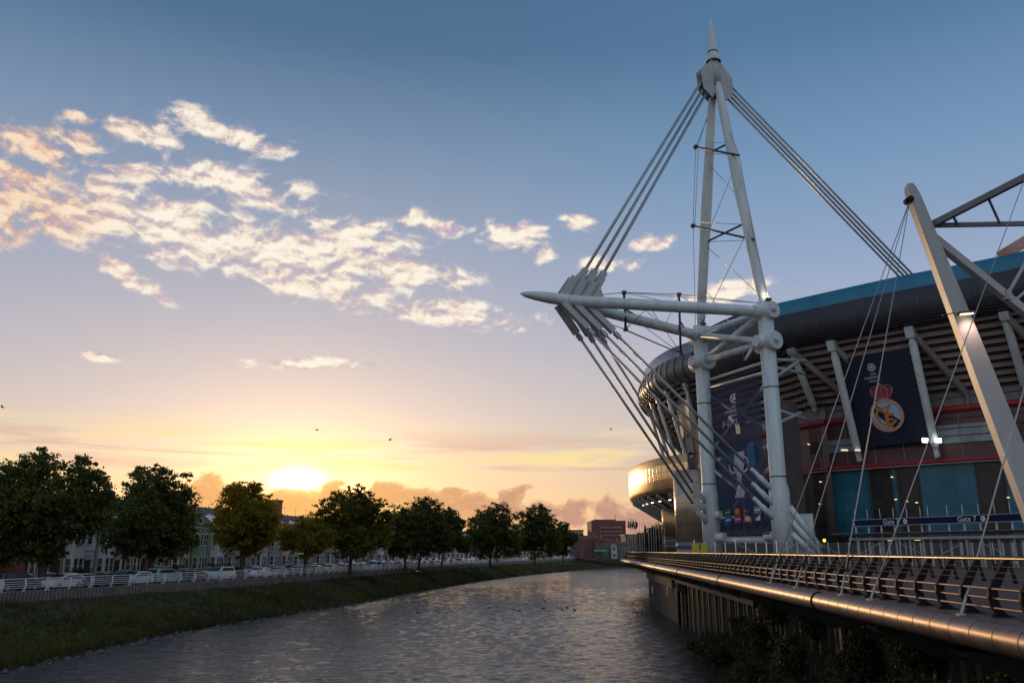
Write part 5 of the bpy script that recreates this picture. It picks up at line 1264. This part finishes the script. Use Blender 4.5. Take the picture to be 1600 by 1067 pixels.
# ================================================================== TERRACED HOUSES
m_slate = mat_lines('slate_roof', (.105, .075, .065), (.04, .035, .035), .45, .06, 2, .75, 0, .3, .6, bump=.4)
m_brickc = mat_lines('chimney_brick', (.22, .10, .06), (.12, .08, .06), .25, .08, 2, .85, 0, .25, 1.2, bump=.3)
m_trim = mat('cream_stone_trim', (.50, .46, .42), .7, 0, .15, .8)
m_pane = mat('house_window_glass', (.03, .035, .045), .08, spec=.8)
def make_house(kind):
    root = empty('terraced_house'); Wd = 5.3; D = 9.0; E = 7.6; Rz = 10.6   # front faces -y (local), x along street
    wm = mat('house_render', (.42, .38, .33), .85, 0, .12, .6, .2, 8)
    mb = MB(); mb.prism([(-Wd / 2 + .004, 0, 0), (-Wd / 2 + .004, D, 0), (-Wd / 2 + .004, D, E), (-Wd / 2 + .004, D / 2, Rz - .08), (-Wd / 2 + .004, 0, E)], (Wd - .008, 0, 0)); mb.build('wall', wm, root)
    mb = MB()
    mb.add([(-Wd / 2, -.3, E - .1), (Wd / 2, -.3, E - .1), (Wd / 2, D / 2, Rz), (-Wd / 2, D / 2, Rz), (-Wd / 2, D + .3, E - .1), (Wd / 2, D + .3, E - .1)], [(0, 1, 2, 3), (3, 2, 5, 4)])
    rf = mb.build('roof', m_slate, root)
    mb = MB(); mb.box((-Wd / 2 + .3, D / 2 + 2.6, Rz - .9), (.6, 1.1, 1.8)); mb.box((-Wd / 2 + .3, D / 2 + 2.6, Rz + .05), (.7, 1.2, .1))
    for q in (-.3, .3): mb.tube([(-Wd / 2 + .3, D / 2 + 2.6 + q, Rz + .08), (-Wd / 2 + .3, D / 2 + 2.6 + q, Rz + .4)], .1, 7)
    ch = mb.build('chimney', m_brickc, rf)
    mb = MB(); mb.box((0, -.28, E - .12), (Wd - .02, .14, .16)); mb.build('gutter', mat('gutter', (.08, .08, .08), .5), root)
    # two-storey bay on the left, door on the right
    bx = -.95; bw = 1.35; dpt = .95; bh = 6.9 if kind != 2 else 3.3
    poly = [(bx - bw, 0), (bx - bw * .62, -dpt), (bx + bw * .62, -dpt), (bx + bw, 0)]
    mb = MB(); mb.prism([(x, y - .002, 0) for x, y in poly], (0, 0, bh)); bay = mb.build('bay', wm, root)
    mb = MB(); mb.prism([(x * 1.0 + (x - bx) * .08, y * 1.1, bh) for x, y in poly], (0, 0, .14)); 
    if kind == 1: mb.add([(poly[0][0] - .1, 0, bh + .14), (poly[1][0] - .05, -dpt - .1, bh + .14), (poly[2][0] + .05, -dpt - .1, bh + .14), (poly[3][0] + .1, 0, bh + .14), (bx, .0, bh + 1.1)], [(0, 1, 4), (1, 2, 4), (2, 3, 4)])
    mb.build('bay_roof', m_slate if kind == 1 else m_trim, bay)
    def win(a, b, z0, z1, parent, nm='window'):
        a, b = Vector((a[0], a[1], 0)), Vector((b[0], b[1], 0)); d = (b - a).normalized(); n = Vector((d.y, -d.x, 0)); mb = MB()
        for p, q in (((a), (b)),):
            mb.prism([a + n * .0 + Vector((0, 0, z0)), b + Vector((0, 0, z0)), b + Vector((0, 0, z1)), a + Vector((0, 0, z1))], n * .02)
        mb.beam(a + n * .03 + Vector((0, 0, z0 - .06)), b + n * .03 + Vector((0, 0, z0 - .06)), .14, .12); mb.beam(a + n * .03 + Vector((0, 0, z1 + .05)), b + n * .03 + Vector((0, 0, z1 + .05)), .10, .12)
        for p in (a, b): mb.beam(p + n * .03 + Vector((0, 0, z0)), p + n * .03 + Vector((0, 0, z1)), .09, .09, n)
        w = mb.build(nm, mat('window_frame_white', (.60, .60, .58), .5), parent)
        mb = MB(); i = d * .05; mb.add([a + i + n * .026 + Vector((0, 0, z0 + .05)), b - i + n * .026 + Vector((0, 0, z0 + .05)), b - i + n * .026 + Vector((0, 0, z1 - .05)), a + i + n * .026 + Vector((0, 0, z1 - .05))], [(0, 1, 2, 3)]); mb.build('pane', m_pane, w)
        mb = MB(); mb.beam(a + n * .04 + Vector((0, 0, (z0 + z1) / 2)), b + n * .04 + Vector((0, 0, (z0 + z1) / 2)), .03, .06); mb.build('sash_bar', MATS['window_frame_white'], w)
    P_ = [Vector((x, y)) for x, y in poly]
    for z0, z1 in (((.9, 2.6), (4.3, 6.0)) if bh > 4 else ((.9, 2.6),)):
        win(P_[0].lerp(P_[1], .2), P_[0].lerp(P_[1], .8), z0, z1, bay)
        m_ = P_[1].lerp(P_[2], .5); win(P_[1].lerp(P_[2], .06), P_[1].lerp(P_[2], .45), z0, z1, bay); win(P_[1].lerp(P_[2], .55), P_[1].lerp(P_[2], .94), z0, z1, bay)
        win(P_[2].lerp(P_[3], .2), P_[2].lerp(P_[3], .8), z0, z1, bay)
    if bh < 4: win((bx - .55, 0), (bx + .55, 0), 4.3, 6.0, root)
    win((1.25, 0), (2.05, 0), 4.3, 6.0, root)
    mb = MB(); mb.box((1.65, .0, 1.15), (1.0, .12, 2.3)); dr = mb.build('door', mat('house_door', (.05, .03, .03), .5), root)
    mb = MB(); mb.box((1.65, -.02, 2.5), (1.35, .3, .16)); mb.box((1.65, -.01, 2.9), (1.0, .06, .5)); mb.build('door_head', m_trim, dr)
    mb = MB(); mb.box((0, -.03, 3.55), (Wd - .03, .10, .22)); mb.build('string_course', m_trim, root)
    if kind == 0:
        mb = MB(); mb.prism([(bx - 1.3, -.32, E - .2), (bx + 1.3, -.32, E - .2), (bx, -.32, E + 1.5)], (0, 2.6, 0)); g_ = mb.build('gable', wm, root)
        win((bx - .35, -.33), (bx + .35, -.33), E - .05, E + .75, g_)
    mb = MB(); mb.prism([(.4, 1.6, 8.68 + .04), (1.2, 1.6, 8.68 + .04), (1.2, 2.6, 9.34 + .04), (.4, 2.6, 9.34 + .04)], (0, -.04, .06)); mb.build('skylight', mat('skylight_glass', (.35, .38, .42), .1), rf)
    mb = MB(); mb.box((0, -2.6, .45), (Wd - .06, .24, .9)); mb.build('garden_wall', MATS['chimney_brick'], root)
    mb = MB(); mb.tube([(-Wd / 2 + .12, -.08, 0), (-Wd / 2 + .12, -.08, E - .1)], .05, 6); mb.build('downpipe', MATS['gutter'], root)
    return root
HC = {'cream': (.62, .50, .34), 'pale green': (.24, .34, .19), 'white': (.66, .62, .56), 'buff stone': (.40, .31, .21), 'grey stone': (.33, .30, .27), 'red brick': (.20, .075, .05), 'pinkish': (.38, .27, .25)}
protos = [make_house(k) for k in range(3)]; used_h = set()
SG = RAIL.find(lambda t: px_of(RAIL.off(t, 20, 8)) - 130, 0, SEND)
for pr in protos:
    rf = [c for c in pr.children if c.name.startswith('roof')][0]; mb = MB(); mb.tube([(1.9, 4.5, 10.2), (1.9, 4.5, 12.2)], .025, 5)
    for q in range(5): mb.tube([(1.5 + .2 * q, 4.2, 12.1), (1.5 + .2 * q, 4.8, 12.1)], .012, 4)
    mb.tube([(1.4, 4.5, 12.1), (2.4, 4.5, 12.1)], .014, 4); mb.build('aerial', m_wire, rf)
def place_house(s, kind, color, label, o=19.8, zoff=0):
    if kind in used_h: c = copy_tree(protos[kind])
    else: c = protos[kind]; used_h.add(kind)
    p = RAIL.off(s, o, 3.72 + zoff); d = RAIL.dir(s); c.location = p; c.rotation_euler = (0, 0, math.atan2(-d.y, -d.x) + math.pi)
    m = mat('render_' + color.replace(' ', '_'), HC[color], .85, 0, .12, .6, .2, 8)
    def rec(o_):
        for ch in o_.children:
            if ch.name.split('.')[0] in ('wall', 'bay', 'gable'):
                ch.material_slots[0].link = 'OBJECT'; ch.material_slots[0].material = m
            rec(ch)
    rec(c); tag(c, label, 'house', 'terraced houses along the left bank')
cyc = ['cream', 'white', 'buff stone', 'grey stone', 'cream', 'pinkish', 'white', 'buff stone', 'cream', 'red brick', 'white', 'grey stone']
fixed = {6: 'pale green', 7: 'white', 8: 'grey stone', 0: 'red brick', 1: 'white', 2: 'white', 3: 'red brick', 4: 'grey stone', 5: 'cream'}
i = 0; s = SG - 6
# house spacing widens with the curve, keep frontage butted
while s < SEND - 20 and i < 62:
    col_n = fixed.get(i, cyc[i % 12]); kd = (0, 1, 0, 2, 0, 1, 0)[i % 7]
    if i in (25, 26, 45): s += 5.4; i += 1; continue
    place_house(s, kd, col_n, '%s terraced house %s, %s along the row' % (col_n, ['with a gabled two-storey bay', 'with a hipped two-storey bay', 'with a single-storey bay'][kd], ordn(i)))
    a = RAIL.off(s, 19.8); ds = 4.0
    while (RAIL.off(s + ds, 19.8) - a).length < 5.32: ds += .05
    s += ds; i += 1
# a few houses left of the gap, behind the big trees
s = SG - 6
for i, c in enumerate(['red brick', 'buff stone', 'red brick', 'grey stone', 'red brick', 'cream', 'red brick', 'red brick']):
    a = RAIL.off(s, 21); ds = -4.0
    while (RAIL.off(s + ds, 21) - a).length < 5.32: ds -= .05
    s += ds if i else ds * 1.6
    place_house(s, (1, 2)[i % 2], c, '%s terraced house behind the biggest tree, %s leftwards from its trunk' % (c, ordn(i)), 21)
# blank end gable walls glimpsed between the trees, tall chimney block
t = W('chimney_block', at(429, 860, 160), 'broad brick chimney block rising over the terrace roofs beside the golden tree', 'chimney')
p = at(429, 800, 160); ZT = zat(783, 160)
mb = MB(); mb.box((p.x, p.y, (ZT + 3.7) / 2), (2.2, 2.2, ZT - 3.7)); t.part('shaft', mb, m_brickc); mb = MB(); mb.box((p.x, p.y, ZT + .1), (2.5, 2.5, .25)); t.part('cap', mb, m_brickc)

# ================================================================== TREES
LEAF = [leaf_mat('plane_leaves', (.032, .040, .013), (.12, .14, .035), .36, .5), leaf_mat('gold_lit_leaves', (.08, .068, .012), (.36, .27, .03), .62, .55), leaf_mat('amber_lit_leaves', (.045, .045, .012), (.19, .17, .03), .5, .55)]  # low sun behind the crowns is put into the gold and amber leaf colours
m_bark = mat('bark', (.06, .045, .035), .9, 0, .4, 3, .6, 12)
def crown_mesh(name, blobs, n, m, size, seed, parent=None, loc=(0, 0, 0)):
    g = np.random.default_rng(seed); vol = np.array([b[3] ** 2.2 for b in blobs]); vol /= vol.sum(); P = []; 
    for b, q in zip(blobs, vol):
        k = int(n * q); c = np.array(b[:3]); r = b[3]
        nc = max(6, int(k / 26)); d = g.normal(size=(nc, 3)); d /= np.linalg.norm(d, axis=1)[:, None]
        rad = r * (g.uniform(.1, 1.0, nc) ** .5) * g.uniform(.82, 1.10, nc)
        cc = c + d * rad[:, None] * np.array([1, 1, .88])
        cs = g.uniform(.28, .75, nc) * (r / 3) ** .5
        idx = g.integers(0, nc, k); off = g.normal(size=(k, 3)) * cs[idx][:, None] * .55 * np.array([1.15, 1.15, .7])
        P.append(cc[idx] + off)
    P = np.concatenate(P); k = len(P)
    a = g.normal(size=(k, 3)); a /= np.linalg.norm(a, axis=1)[:, None]; b = g.normal(size=(k, 3)); b -= (a * b).sum(1)[:, None] * a; b /= np.linalg.norm(b, axis=1)[:, None]
    s = size * g.uniform(.55, 1.3, k)[:, None]; V = np.stack([P - a * s, P - b * s * .5, P + a * s, P + b * s * .5], 1).reshape(-1, 3)
    o = tri_mesh(name, V - np.array(loc), 4, m); o.parent = parent; return o
def tree(name, px, pb, Y, blobs, label, leafm, n=9000, size=.26, seed=1, trunk_r=.32, group='trees lining the left bank', dz=3.7, cat='tree'):
    base = at(px, 860, Y); base.z = dz; t = W(name, base, label, cat, group); g = random.Random(seed)
    B = []
    for (bx, by, br) in blobs:
        by = by + (2 if by > 800 else 0); c = at(bx, by, Y); rr = br / F * (Y * .97) * (1.30 if by > 790 else 1.10); B.append((c.x, c.y + g.uniform(-.45, .45) * rr * 1.5, c.z, rr))
        if br > 22: B.append((c.x + g.uniform(-.3, .3) * rr, c.y + g.choice([-1, 1]) * rr * .8, c.z - .15 * rr, rr * .8))
    crown_mesh('crown', B, int(n * 2.1), leafm, size, seed, t.o, base)
    cz = sum(b[2] * b[3] for b in B) / sum(b[3] for b in B); mb = MB(); top = Vector((sum(b[0] * b[3] for b in B) / sum(b[3] for b in B), base.y, cz + .5)); fork = base.lerp(top, .42) ; fork.x = base.x + (top.x - base.x) * .3
    mb.tube([base - Vector((0, 0, .2)), base + Vector((0, 0, .5)), fork, top], [trunk_r * 1.3, trunk_r, trunk_r * .75, trunk_r * .25], 9); t.part('trunk', mb, m_bark)
    for b in B[:7]:
        e = Vector((b[0], b[1], b[2] + b[3] * .2)); m_ = fork.lerp(e, .5) + Vector((g.uniform(-.4, .4), g.uniform(-.4, .4), .3)); mb = MB(); st = base.lerp(top, g.uniform(.35, .6)); st.x = fork.x
        mb.tube([fork, m_, e], [trunk_r * .5, trunk_r * .33, trunk_r * .12], 6); t.part('limb', mb, m_bark)
    return t
TR = [
 ('broad_tree', 72, 0, 84, [(30, 775, 42), (65, 735, 34), (20, 740, 26), (85, 790, 48), (130, 745, 34), (160, 775, 26), (120, 800, 44), (35, 825, 44), (80, 845, 28), (148, 812, 20), (60, 850, 26), (15, 855, 24), (92, 860, 13), (35, 795, 40), (160, 798, 18), (-15, 790, 45), (70, 712, 13), (135, 722, 14), (0, 750, 24)], 'biggest dark tree with a wide ragged crown at the far left', 0, 26000, .20, .42),
 ('leafy_tree', 237, 0, 102, [(240, 765, 34), (222, 745, 18), (262, 752, 22), (285, 770, 18), (235, 800, 42), (275, 800, 28), (205, 800, 22), (215, 835, 32), (260, 835, 34), (237, 850, 22), (240, 820, 40), (285, 825, 18), (194, 826, 14), (290, 745, 9), (248, 735, 10)], 'second big dark tree from the left, standing before white gable walls', 0, 20000, .21, .34),
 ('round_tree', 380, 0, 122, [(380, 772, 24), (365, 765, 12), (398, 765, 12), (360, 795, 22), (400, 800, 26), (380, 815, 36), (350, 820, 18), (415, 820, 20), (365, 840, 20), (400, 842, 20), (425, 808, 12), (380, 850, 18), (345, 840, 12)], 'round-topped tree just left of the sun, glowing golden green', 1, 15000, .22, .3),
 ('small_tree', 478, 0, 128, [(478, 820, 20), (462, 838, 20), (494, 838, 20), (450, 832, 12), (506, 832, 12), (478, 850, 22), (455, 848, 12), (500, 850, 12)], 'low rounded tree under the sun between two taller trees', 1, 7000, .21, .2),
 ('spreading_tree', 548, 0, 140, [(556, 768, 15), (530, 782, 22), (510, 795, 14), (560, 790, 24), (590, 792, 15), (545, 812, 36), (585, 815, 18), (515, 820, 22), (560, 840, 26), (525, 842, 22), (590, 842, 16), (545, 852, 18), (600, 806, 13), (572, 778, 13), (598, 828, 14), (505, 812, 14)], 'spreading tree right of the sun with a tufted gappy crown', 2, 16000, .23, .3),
 ('dense_tree', 634, 0, 168, [(625, 810, 20), (612, 825, 18), (640, 828, 24), (650, 812, 18), (620, 845, 18), (640, 848, 18), (606, 840, 12), (625, 855, 14)], 'dense dark tree, lower left one of the pair in mid bank', 0, 10000, .25, .26),
 ('dense_tree', 655, 0, 176, [(662, 790, 16), (650, 800, 16), (676, 800, 16), (665, 820, 26), (650, 835, 18), (685, 832, 20), (670, 848, 18), (655, 853, 16), (690, 850, 14)], 'dense dark domed tree, right one of the pair in mid bank', 0, 11000, .26, .26),
 ('dense_tree', 690, 0, 188, [(700, 806, 13), (690, 820, 16), (712, 818, 12), (700, 838, 18), (715, 838, 10), (722, 850, 12)], 'smaller dark tree filling the gap right of the domed pair', 0, 8000, .27, .22),
 ('leafy_tree', 766, 0, 205, [(778, 800, 15), (760, 806, 14), (745, 818, 16), (790, 812, 16), (770, 828, 26), (745, 840, 18), (795, 836, 18), (775, 850, 20), (735, 840, 12), (750, 853, 16), (798, 852, 14)], 'rounded double-domed tree left of the last tall tree', 0, 11000, .28, .26),
 ('leafy_tree', 835, 0, 225, [(838, 800, 15), (822, 808, 13), (852, 806, 13), (862, 820, 12), (838, 825, 24), (815, 835, 16), (858, 838, 16), (838, 850, 20), (815, 852, 14), (862, 852, 14)], 'tall oval tree, last big one before the distant brick block', 0, 10000, .29, .26),
 ('small_tree', 880, 0, 250, [(879, 824, 10), (872, 835, 13), (888, 838, 11), (878, 850, 14)], 'small tree closing the right end of the tree row', 0, 5000, .29, .2),
 ('small_tree', 1022, 0, 240, [(1008, 838, 12), (1022, 832, 14), (1036, 840, 12), (1022, 850, 18)], 'dark tree mass behind the flagpoles', 0, 5000, .29, .2),
]
for i, (nm, px, _, Y, bl, lab, lf, n, sz, tr_) in enumerate(TR):
    tree(nm, px, 0, Y, bl, lab, LEAF[lf], n, sz, 20 + i, tr_)
# understorey bushes / garden hedges between the trees (each its own)
for i, (px, Y) in enumerate([(122, 101), (282, 128), (332, 135), (357, 140), (570, 170), (738, 235), (805, 260), (900, 320)]):
    b = at(px, 872, Y); s = RAIL.find(lambda t: px_of(RAIL.off(t, 17.5, 4)) - px, s0, SEND); b = RAIL.off(s, 17.4, 3.7); g = random.Random(i)
    t = empty('garden_bush', b); tag(t, 'dark garden bush before the houses, %s from the left' % ordn(i), 'bush', 'bushes before the houses')
    crown_mesh('foliage', [(b.x + g.uniform(-.7, .7), b.y + g.uniform(-.6, .6), b.z + .7 + .3 * g.random(), .75) for _ in range(4)], 1500, LEAF[0], .13, 60 + i, t, b)
    mb = MB(); mb.tube([(0, 0, 0), (0.05, 0, .8)], [.05, .03], 5); mb.build('stem', m_bark, t)

# shrubs on the dark bank below the promenade
SHR = leaf_mat('willow_leaves', (.012, .016, .006), (.06, .075, .025), .25, .9)
spots = [(1105, 985, 58), (1130, 1000, 52), (1165, 975, 56), (1195, 1010, 45), (1235, 1000, 46), (1255, 1040, 36), (1290, 1010, 40), (1345, 1045, 31), (1395, 1010, 33), (1440, 1055, 25), (1480, 1040, 27), (1525, 1065, 22), (1215, 1055, 35), (1170, 1030, 42)]
for i, (px, py, Y) in enumerate(spots):
    b = at(px, py, Y); q = Y; gz = None
    bx = b.x; top_ = np.interp(Y, [-20, 45, 76], [3.4, 2.8, .1]); wd = np.interp(Y, [-20, 10, 30, 45, 58, 67, 76], [7, 6.5, 5.4, 4.2, 2.4, 1.2, .1]); qq = max(0, min(1, (11.1 + SL * Y - bx) / wd)); gz = max(0.0, top_ * (1 - qq) ** 1.1 - .3 * qq)
    g = random.Random(100 + i); base = Vector((min(bx, 10.9 + SL * Y), Y, gz)); t = empty('bank_shrub', base)
    tag(t, 'ragged willow shrub below the promenade, %s from the far end' % ordn(sorted(range(len(spots)), key=lambda k: -spots[k][2]).index(i)), 'shrub', 'shrubs below the promenade')
    hh = g.uniform(1.0, 1.9)
    crown_mesh('foliage', [(base.x + g.uniform(-.8, .6), base.y + g.uniform(-1, 1), base.z + hh * g.uniform(.35, 1), .62) for _ in range(7)], 3000, SHR, .085, 80 + i, t, base)
    for k in range(4):
        mb = MB(); a = g.uniform(0, 6.28); mb.tube([(0, 0, -.1), (.2 * math.cos(a), .2 * math.sin(a), hh * .5), (.5 * math.cos(a), .5 * math.sin(a), hh)], [.035, .025, .01], 5); mb.build('stem', m_bark, t)
bs = []; hs = []
for k in range(5000):
    i = rnd.uniform(20, 60); j = rnd.uniform(0, 8); p = rb(i, j)
    if p.z > .05: bs.append(p); hs.append(rnd.uniform(.2, .6))
tag(blade_mesh('undergrowth', bs, hs, .05, SHR, 5, .5, 4), kind='stuff', label='undergrowth on the dark bank below the promenade')

# ================================================================== DISTANT BUILDINGS
def block(name, x0, x1, ytop, Y, depth, m, label, cat='building', zbase=3.7):
    a, b = at(x0, 860, Y), at(x1, 860, Y); zt = zat(ytop, Y); t = W(name, ((a.x + b.x) / 2, Y, zbase), label, cat)
    mb = MB(); mb.box(((a.x + b.x) / 2, Y + depth / 2, (zt + zbase) / 2), (b.x - a.x, depth, zt - zbase)); t.part('wall', mb, m); return t, a.x, b.x, zt
m_bb = mat_lines('brown_office_brick', (.13, .062, .050), (.07, .04, .035), 3.6, .02, 2, .85, 0, .2, .1, bump=.1)
t, xa, xb, zt = block('office_block', 925, 979, 813, 520, 30, m_bb, 'square brown brick office block standing behind the far bank')
for r_, (y0, y1, n_) in enumerate(((822, 825.5, 3), (829, 831.5, 3), (835, 837, 3))):
    for k in range(n_):
        x0 = 938 + k * 11.8; a, b = at(x0, 860, 519.7), at(x0 + 10, 860, 519.7); z1, z0 = zat(y0, 520), zat(y1, 520)
        mb = MB(); mb.box(((a.x + b.x) / 2, 519.8, (z0 + z1) / 2), (b.x - a.x, .4, z1 - z0)); w_ = t.part('window', mb, mat('sky_reflection_glass', (.38, .30, .26), .12, .5))  # pale pane colour stands in for reflected sky
        for q in range(1, 4): mb = MB(); mb.box((a.x + (b.x - a.x) * q / 4, 519.5, (z0 + z1) / 2), (.3, .3, z1 - z0)); mb.build('glazing_bar', m_bb, w_)
mb = MB(); mb.box(((xa + xb) / 2 - 2, 530, zt + .4), (xb - xa - 8, 16, .8)); t.part('roof_plant', mb, mat('roof_plant', (.14, .12, .12), .8))
mb = MB(); mb.tube([(xb - 6, 522, zt), (xb - 6, 522, zt + 4)], .15, 5); t.part('mast_pole', mb, m_dark)
def cottage(x0, x1, yr, ye, Y, wm, rm, label, gable=False, gr=None):
    a, b = at(x0, 860, Y), at(x1, 860, Y); zr, ze = zat(yr, Y), zat(ye, Y); t = W('riverside_house', ((a.x + b.x) / 2, Y, 3.7), label, 'house', gr); d = 8.0; w = b.x - a.x
    mb = MB()
    if gable: mb.prism([(a.x, Y, 3.7), (b.x, Y, 3.7), (b.x, Y, ze), ((a.x + b.x) / 2, Y, zr - .1), (a.x, Y, ze)], (0, d, 0))
    else: mb.prism([(a.x, Y, 3.7), (a.x, Y + d, 3.7), (a.x, Y + d, ze), (a.x, Y + d / 2, zr - .1), (a.x, Y, ze)], (w, 0, 0))
    t.part('wall', mb, wm); mb = MB()
    if gable: mb.add([(a.x - .2, Y - .2, ze - .1), ((a.x + b.x) / 2, Y - .2, zr), ((a.x + b.x) / 2, Y + d, zr), (a.x - .2, Y + d, ze - .1), (b.x + .2, Y - .2, ze - .1), (b.x + .2, Y + d, ze - .1)], [(0, 1, 2, 3), (1, 4, 5, 2)])
    else: mb.add([(a.x - .1, Y - .3, ze - .1), (b.x + .1, Y - .3, ze - .1), (b.x + .1, Y + d / 2, zr), (a.x - .1, Y + d / 2, zr), (b.x + .1, Y + d, ze), (a.x - .1, Y + d, ze)], [(0, 1, 2, 3), (3, 2, 4, 5)])
    rf = t.part('roof', mb, rm); mb = MB(); mb.box((a.x + .8, Y + d / 2, zr + .4), (.9, 1.2, 2.2)); t.part('chimney', mb, m_brickc, rf)
    n = max(1, int(w / 3.2))
    for fl in range(2):
        for k in range(n):
            x = a.x + (k + .5) * w / n; z = 4.6 + fl * 2.9
            if z + 1.4 > ze: continue
            mb = MB(); mb.box((x, Y - .03, z + .7), (1.1, .12, 1.45)); wf = t.part('window', mb, m_trim); mb = MB(); mb.box((x, Y - .10, z + .7), (.9, .04, 1.2)); t.part('pane', mb, m_pane, wf)
    return t
m_rb = mat('dark_red_brick', (.13, .06, .055), .85, 0, .2, .3); m_gb = mat('grey_stone_wall', (.15, .14, .15), .85, 0, .2, .3); m_rt = mat('red_tile_roof', (.15, .045, .04), .8, 0, .25, .3); m_ww = mat('whitewashed_wall', (.36, .38, .38), .8, 0, .1, .3)
GH = 'houses on the far bank'
cottage(890, 905, 832, 838, 400, m_gb, m_slate, 'grey stone house at the left end of the far row', False, GH)
cottage(904, 930, 836, 843, 395, m_rb, m_rt, 'low dark house with a red tiled roof left of centre in the far row', False, GH)
cottage(929, 940, 838, 848, 392, m_rb, m_slate, 'narrow brick house with its pointed gable to the river', True, GH)
cottage(939, 956, 840, 846, 396, m_gb, m_rt, 'dark house behind the green awning with a dull red roof', False, GH)
cottage(955, 964, 848, 851, 393, m_ww, m_slate, 'small pale whitewashed house right of the green awning', False, GH)
cottage(964, 984, 846, 851, 398, m_gb, m_slate, 'long dark low house at the right end of the far row', False, GH)
a, b = at(928, 862, 388), at(949, 862, 388); mb = MB(); mb.prism([(a.x, 388, zat(861.5, 388)), (b.x, 388, zat(861.5, 388)), (b.x - .3, 391, zat(859, 388)), (a.x + .3, 391, zat(859, 388))], (0, .0, .15))
for x in (a.x + .3, b.x - .3): mb.tube([(x, 388.1, 3.7), (x, 388.1, zat(861.5, 388))], .08, 5)
tag(mb.build('green_awning', mat('green_canvas', (.03, .32, .20), .6)), 'bright green awning stretched before the far houses', 'awning')
for (x0, x1, yt, Y, m, lab) in ((892, 912, 829, 540, m_ww, 'pale flat-roofed block peeping over the far house roofs'), (978, 1062, 836, 420, mat('dim_purple_brick', (.10, .07, .08), .85, 0, .2, .1), 'long dim building behind the flagpoles')):
    t, xa, xb, zt = block('distant_building', x0, x1, yt, Y, 18, m, lab)
    mb = MB(); mb.box(((xa + xb) / 2, Y + 9, zt + .3), (xb - xa + .8, 18.8, .6)); t.part('roof', mb, m_slate)
    for k in range(6):
        x = xa + (k + .5) * (xb - xa) / 6; mb = MB(); mb.box((x, Y - .05, zt - 2.5), (1.6, .2, 1.4)); t.part('window', mb, m_pane)
# low hills / far roofline so the ground does not meet the sky bare
mb = MB(); rows = []
for i in range(121):
    az = R(-75 + i * 1.25); r0 = 900; hgt = 10 + 5 * noise.noise(Vector((i * .35, 0, 0))) + 3 * noise.noise(Vector((i * 1.3, 5, 0)))
    rows.append([Vector((math.sin(az) * r, math.cos(az) * r, z)) for r, z in ((880, 3.0), (930, 3.7 + max(3, hgt)), (1500, 3.7 + max(3, hgt) * .8))])
mb.grid(rows, 0, True); tag(mb.build('hills', mat('far_wooded_land', (.035, .04, .03), .95, 0, .4, .02)), kind='structure')

# ================================================================== BIRDS AND DUCKS
m_bird = mat('gull_feathers', (.10, .10, .11), .8); m_egret = mat('white_feathers', (.75, .75, .75), .8)
def bird(px, py, Y, span, heading, bank, label, m, flap=.35):
    c = at(px, py, Y); root = empty('bird' if m is m_bird else 'white_bird', c, heading); tag(root, label, 'bird'); L = span * .42
    mb = MB(); mb.tube([(-L * .62, 0, .0), (-L * .3, 0, .0), (0, 0, 0), (L * .3, 0, .02), (L * .42, 0, .04), (L * .5, 0, .03), (L * .6, 0, .01)], [.012 * span, .05 * span, .07 * span, .05 * span, .04 * span, .035 * span, .006], 8)
    mb.add([(-L * .5, 0, 0), (-L * .95, -.09 * span, 0), (-L * .95, .09 * span, 0)], [(0, 1, 2)]); mb.build('body', m, root)
    for sg in (-1, 1):
        rows = []
        for q, x, z, ch in ((0, .05, 0, .2), (.35, .10, flap * .5, .19), (.55, .10, flap * .62, .16), (.8, -.02, flap * .5, .11), (1, -.16, flap * .3, .02)):
            y = sg * q * span / 2; zz = z * span / 2 + sg * bank * q * span / 2; rows.append([Vector((x * span + ch * span * .5, y, zz)), Vector((x * span - ch * span * .1, y, zz + .012 * span)), Vector((x * span - ch * span * .5, y, zz - .01))])
        mb = MB(); mb.grid(rows, 0, True); mb.build('wing', m, root)
bird(495, 672, 105, .95, R(60), .3, 'dark gull with bent wings gliding right above the sun', m_bird, .55)
bird(610, 687, 100, 1.0, R(170), -.45, 'dark gull tilting its wings in the sky over the middle trees', m_bird, .3)
bird(955, 671, 150, 1.0, R(150), .4, 'tiny gull high in the sky left of the stadium end', m_bird, .3)
bird(4, 636, 105, .95, R(200), .4, 'pale gull at the very left edge of the sky', m_bird, .3)
bird(851, 939, 62, 1.0, R(75), .9, 'dark bird swooping low with raised wings over the ducks', m_bird, .5)
bird(651, 892, 100, 1.0, R(100), .5, 'white bird flying low in front of the grassy bank', m_egret, .5)
for i, (px, py, w) in enumerate(((765, 949.5, 0), (803, 952.5, 0), (812, 954, 0), (849, 950.5, 0), (879, 953, 0), (886, 949, 0), (898, 953, 0), (652, 957, 0), (402, 963, 1), (1003, 958, 0))):
    c = onz(px, py, 0); root = empty('duck', c, R(180 + 30 * math.sin(i * 3))); root.scale = (.72, .72, .72); m = m_egret if w else mat('duck_brown', (.03, .025, .02), .8)
    tag(root, 'small white gull resting on the water below the left bank' if w else 'dark duck afloat on the river, %s' % ['leftmost of the main group', 'left one of the close pair', 'right one of the close pair', 'directly below the swooping bird', 'low one right of the swooping bird', 'upper one right of the swooping bird', 'rightmost of the main group', 'alone far left of the others', '', 'alone near the dark quay'][i], 'duck' if not w else 'gull', 'ducks on the river' if not w else None)
    mb = MB(); mb.tube([(-.30, 0, .12), (-.2, 0, .08), (0, 0, .06), (.16, 0, .07), (.24, 0, .1)], [.02, .09, .13, .10, .03], 8); mb.build('body', m, root)
    mb = MB(); mb.tube([(.18, 0, .08), (.23, 0, .2), (.25, 0, .27), (.31, 0, .27), (.38, 0, .25)], [.05, .035, .05, .045, .012], 8); mb.build('head', m, root)
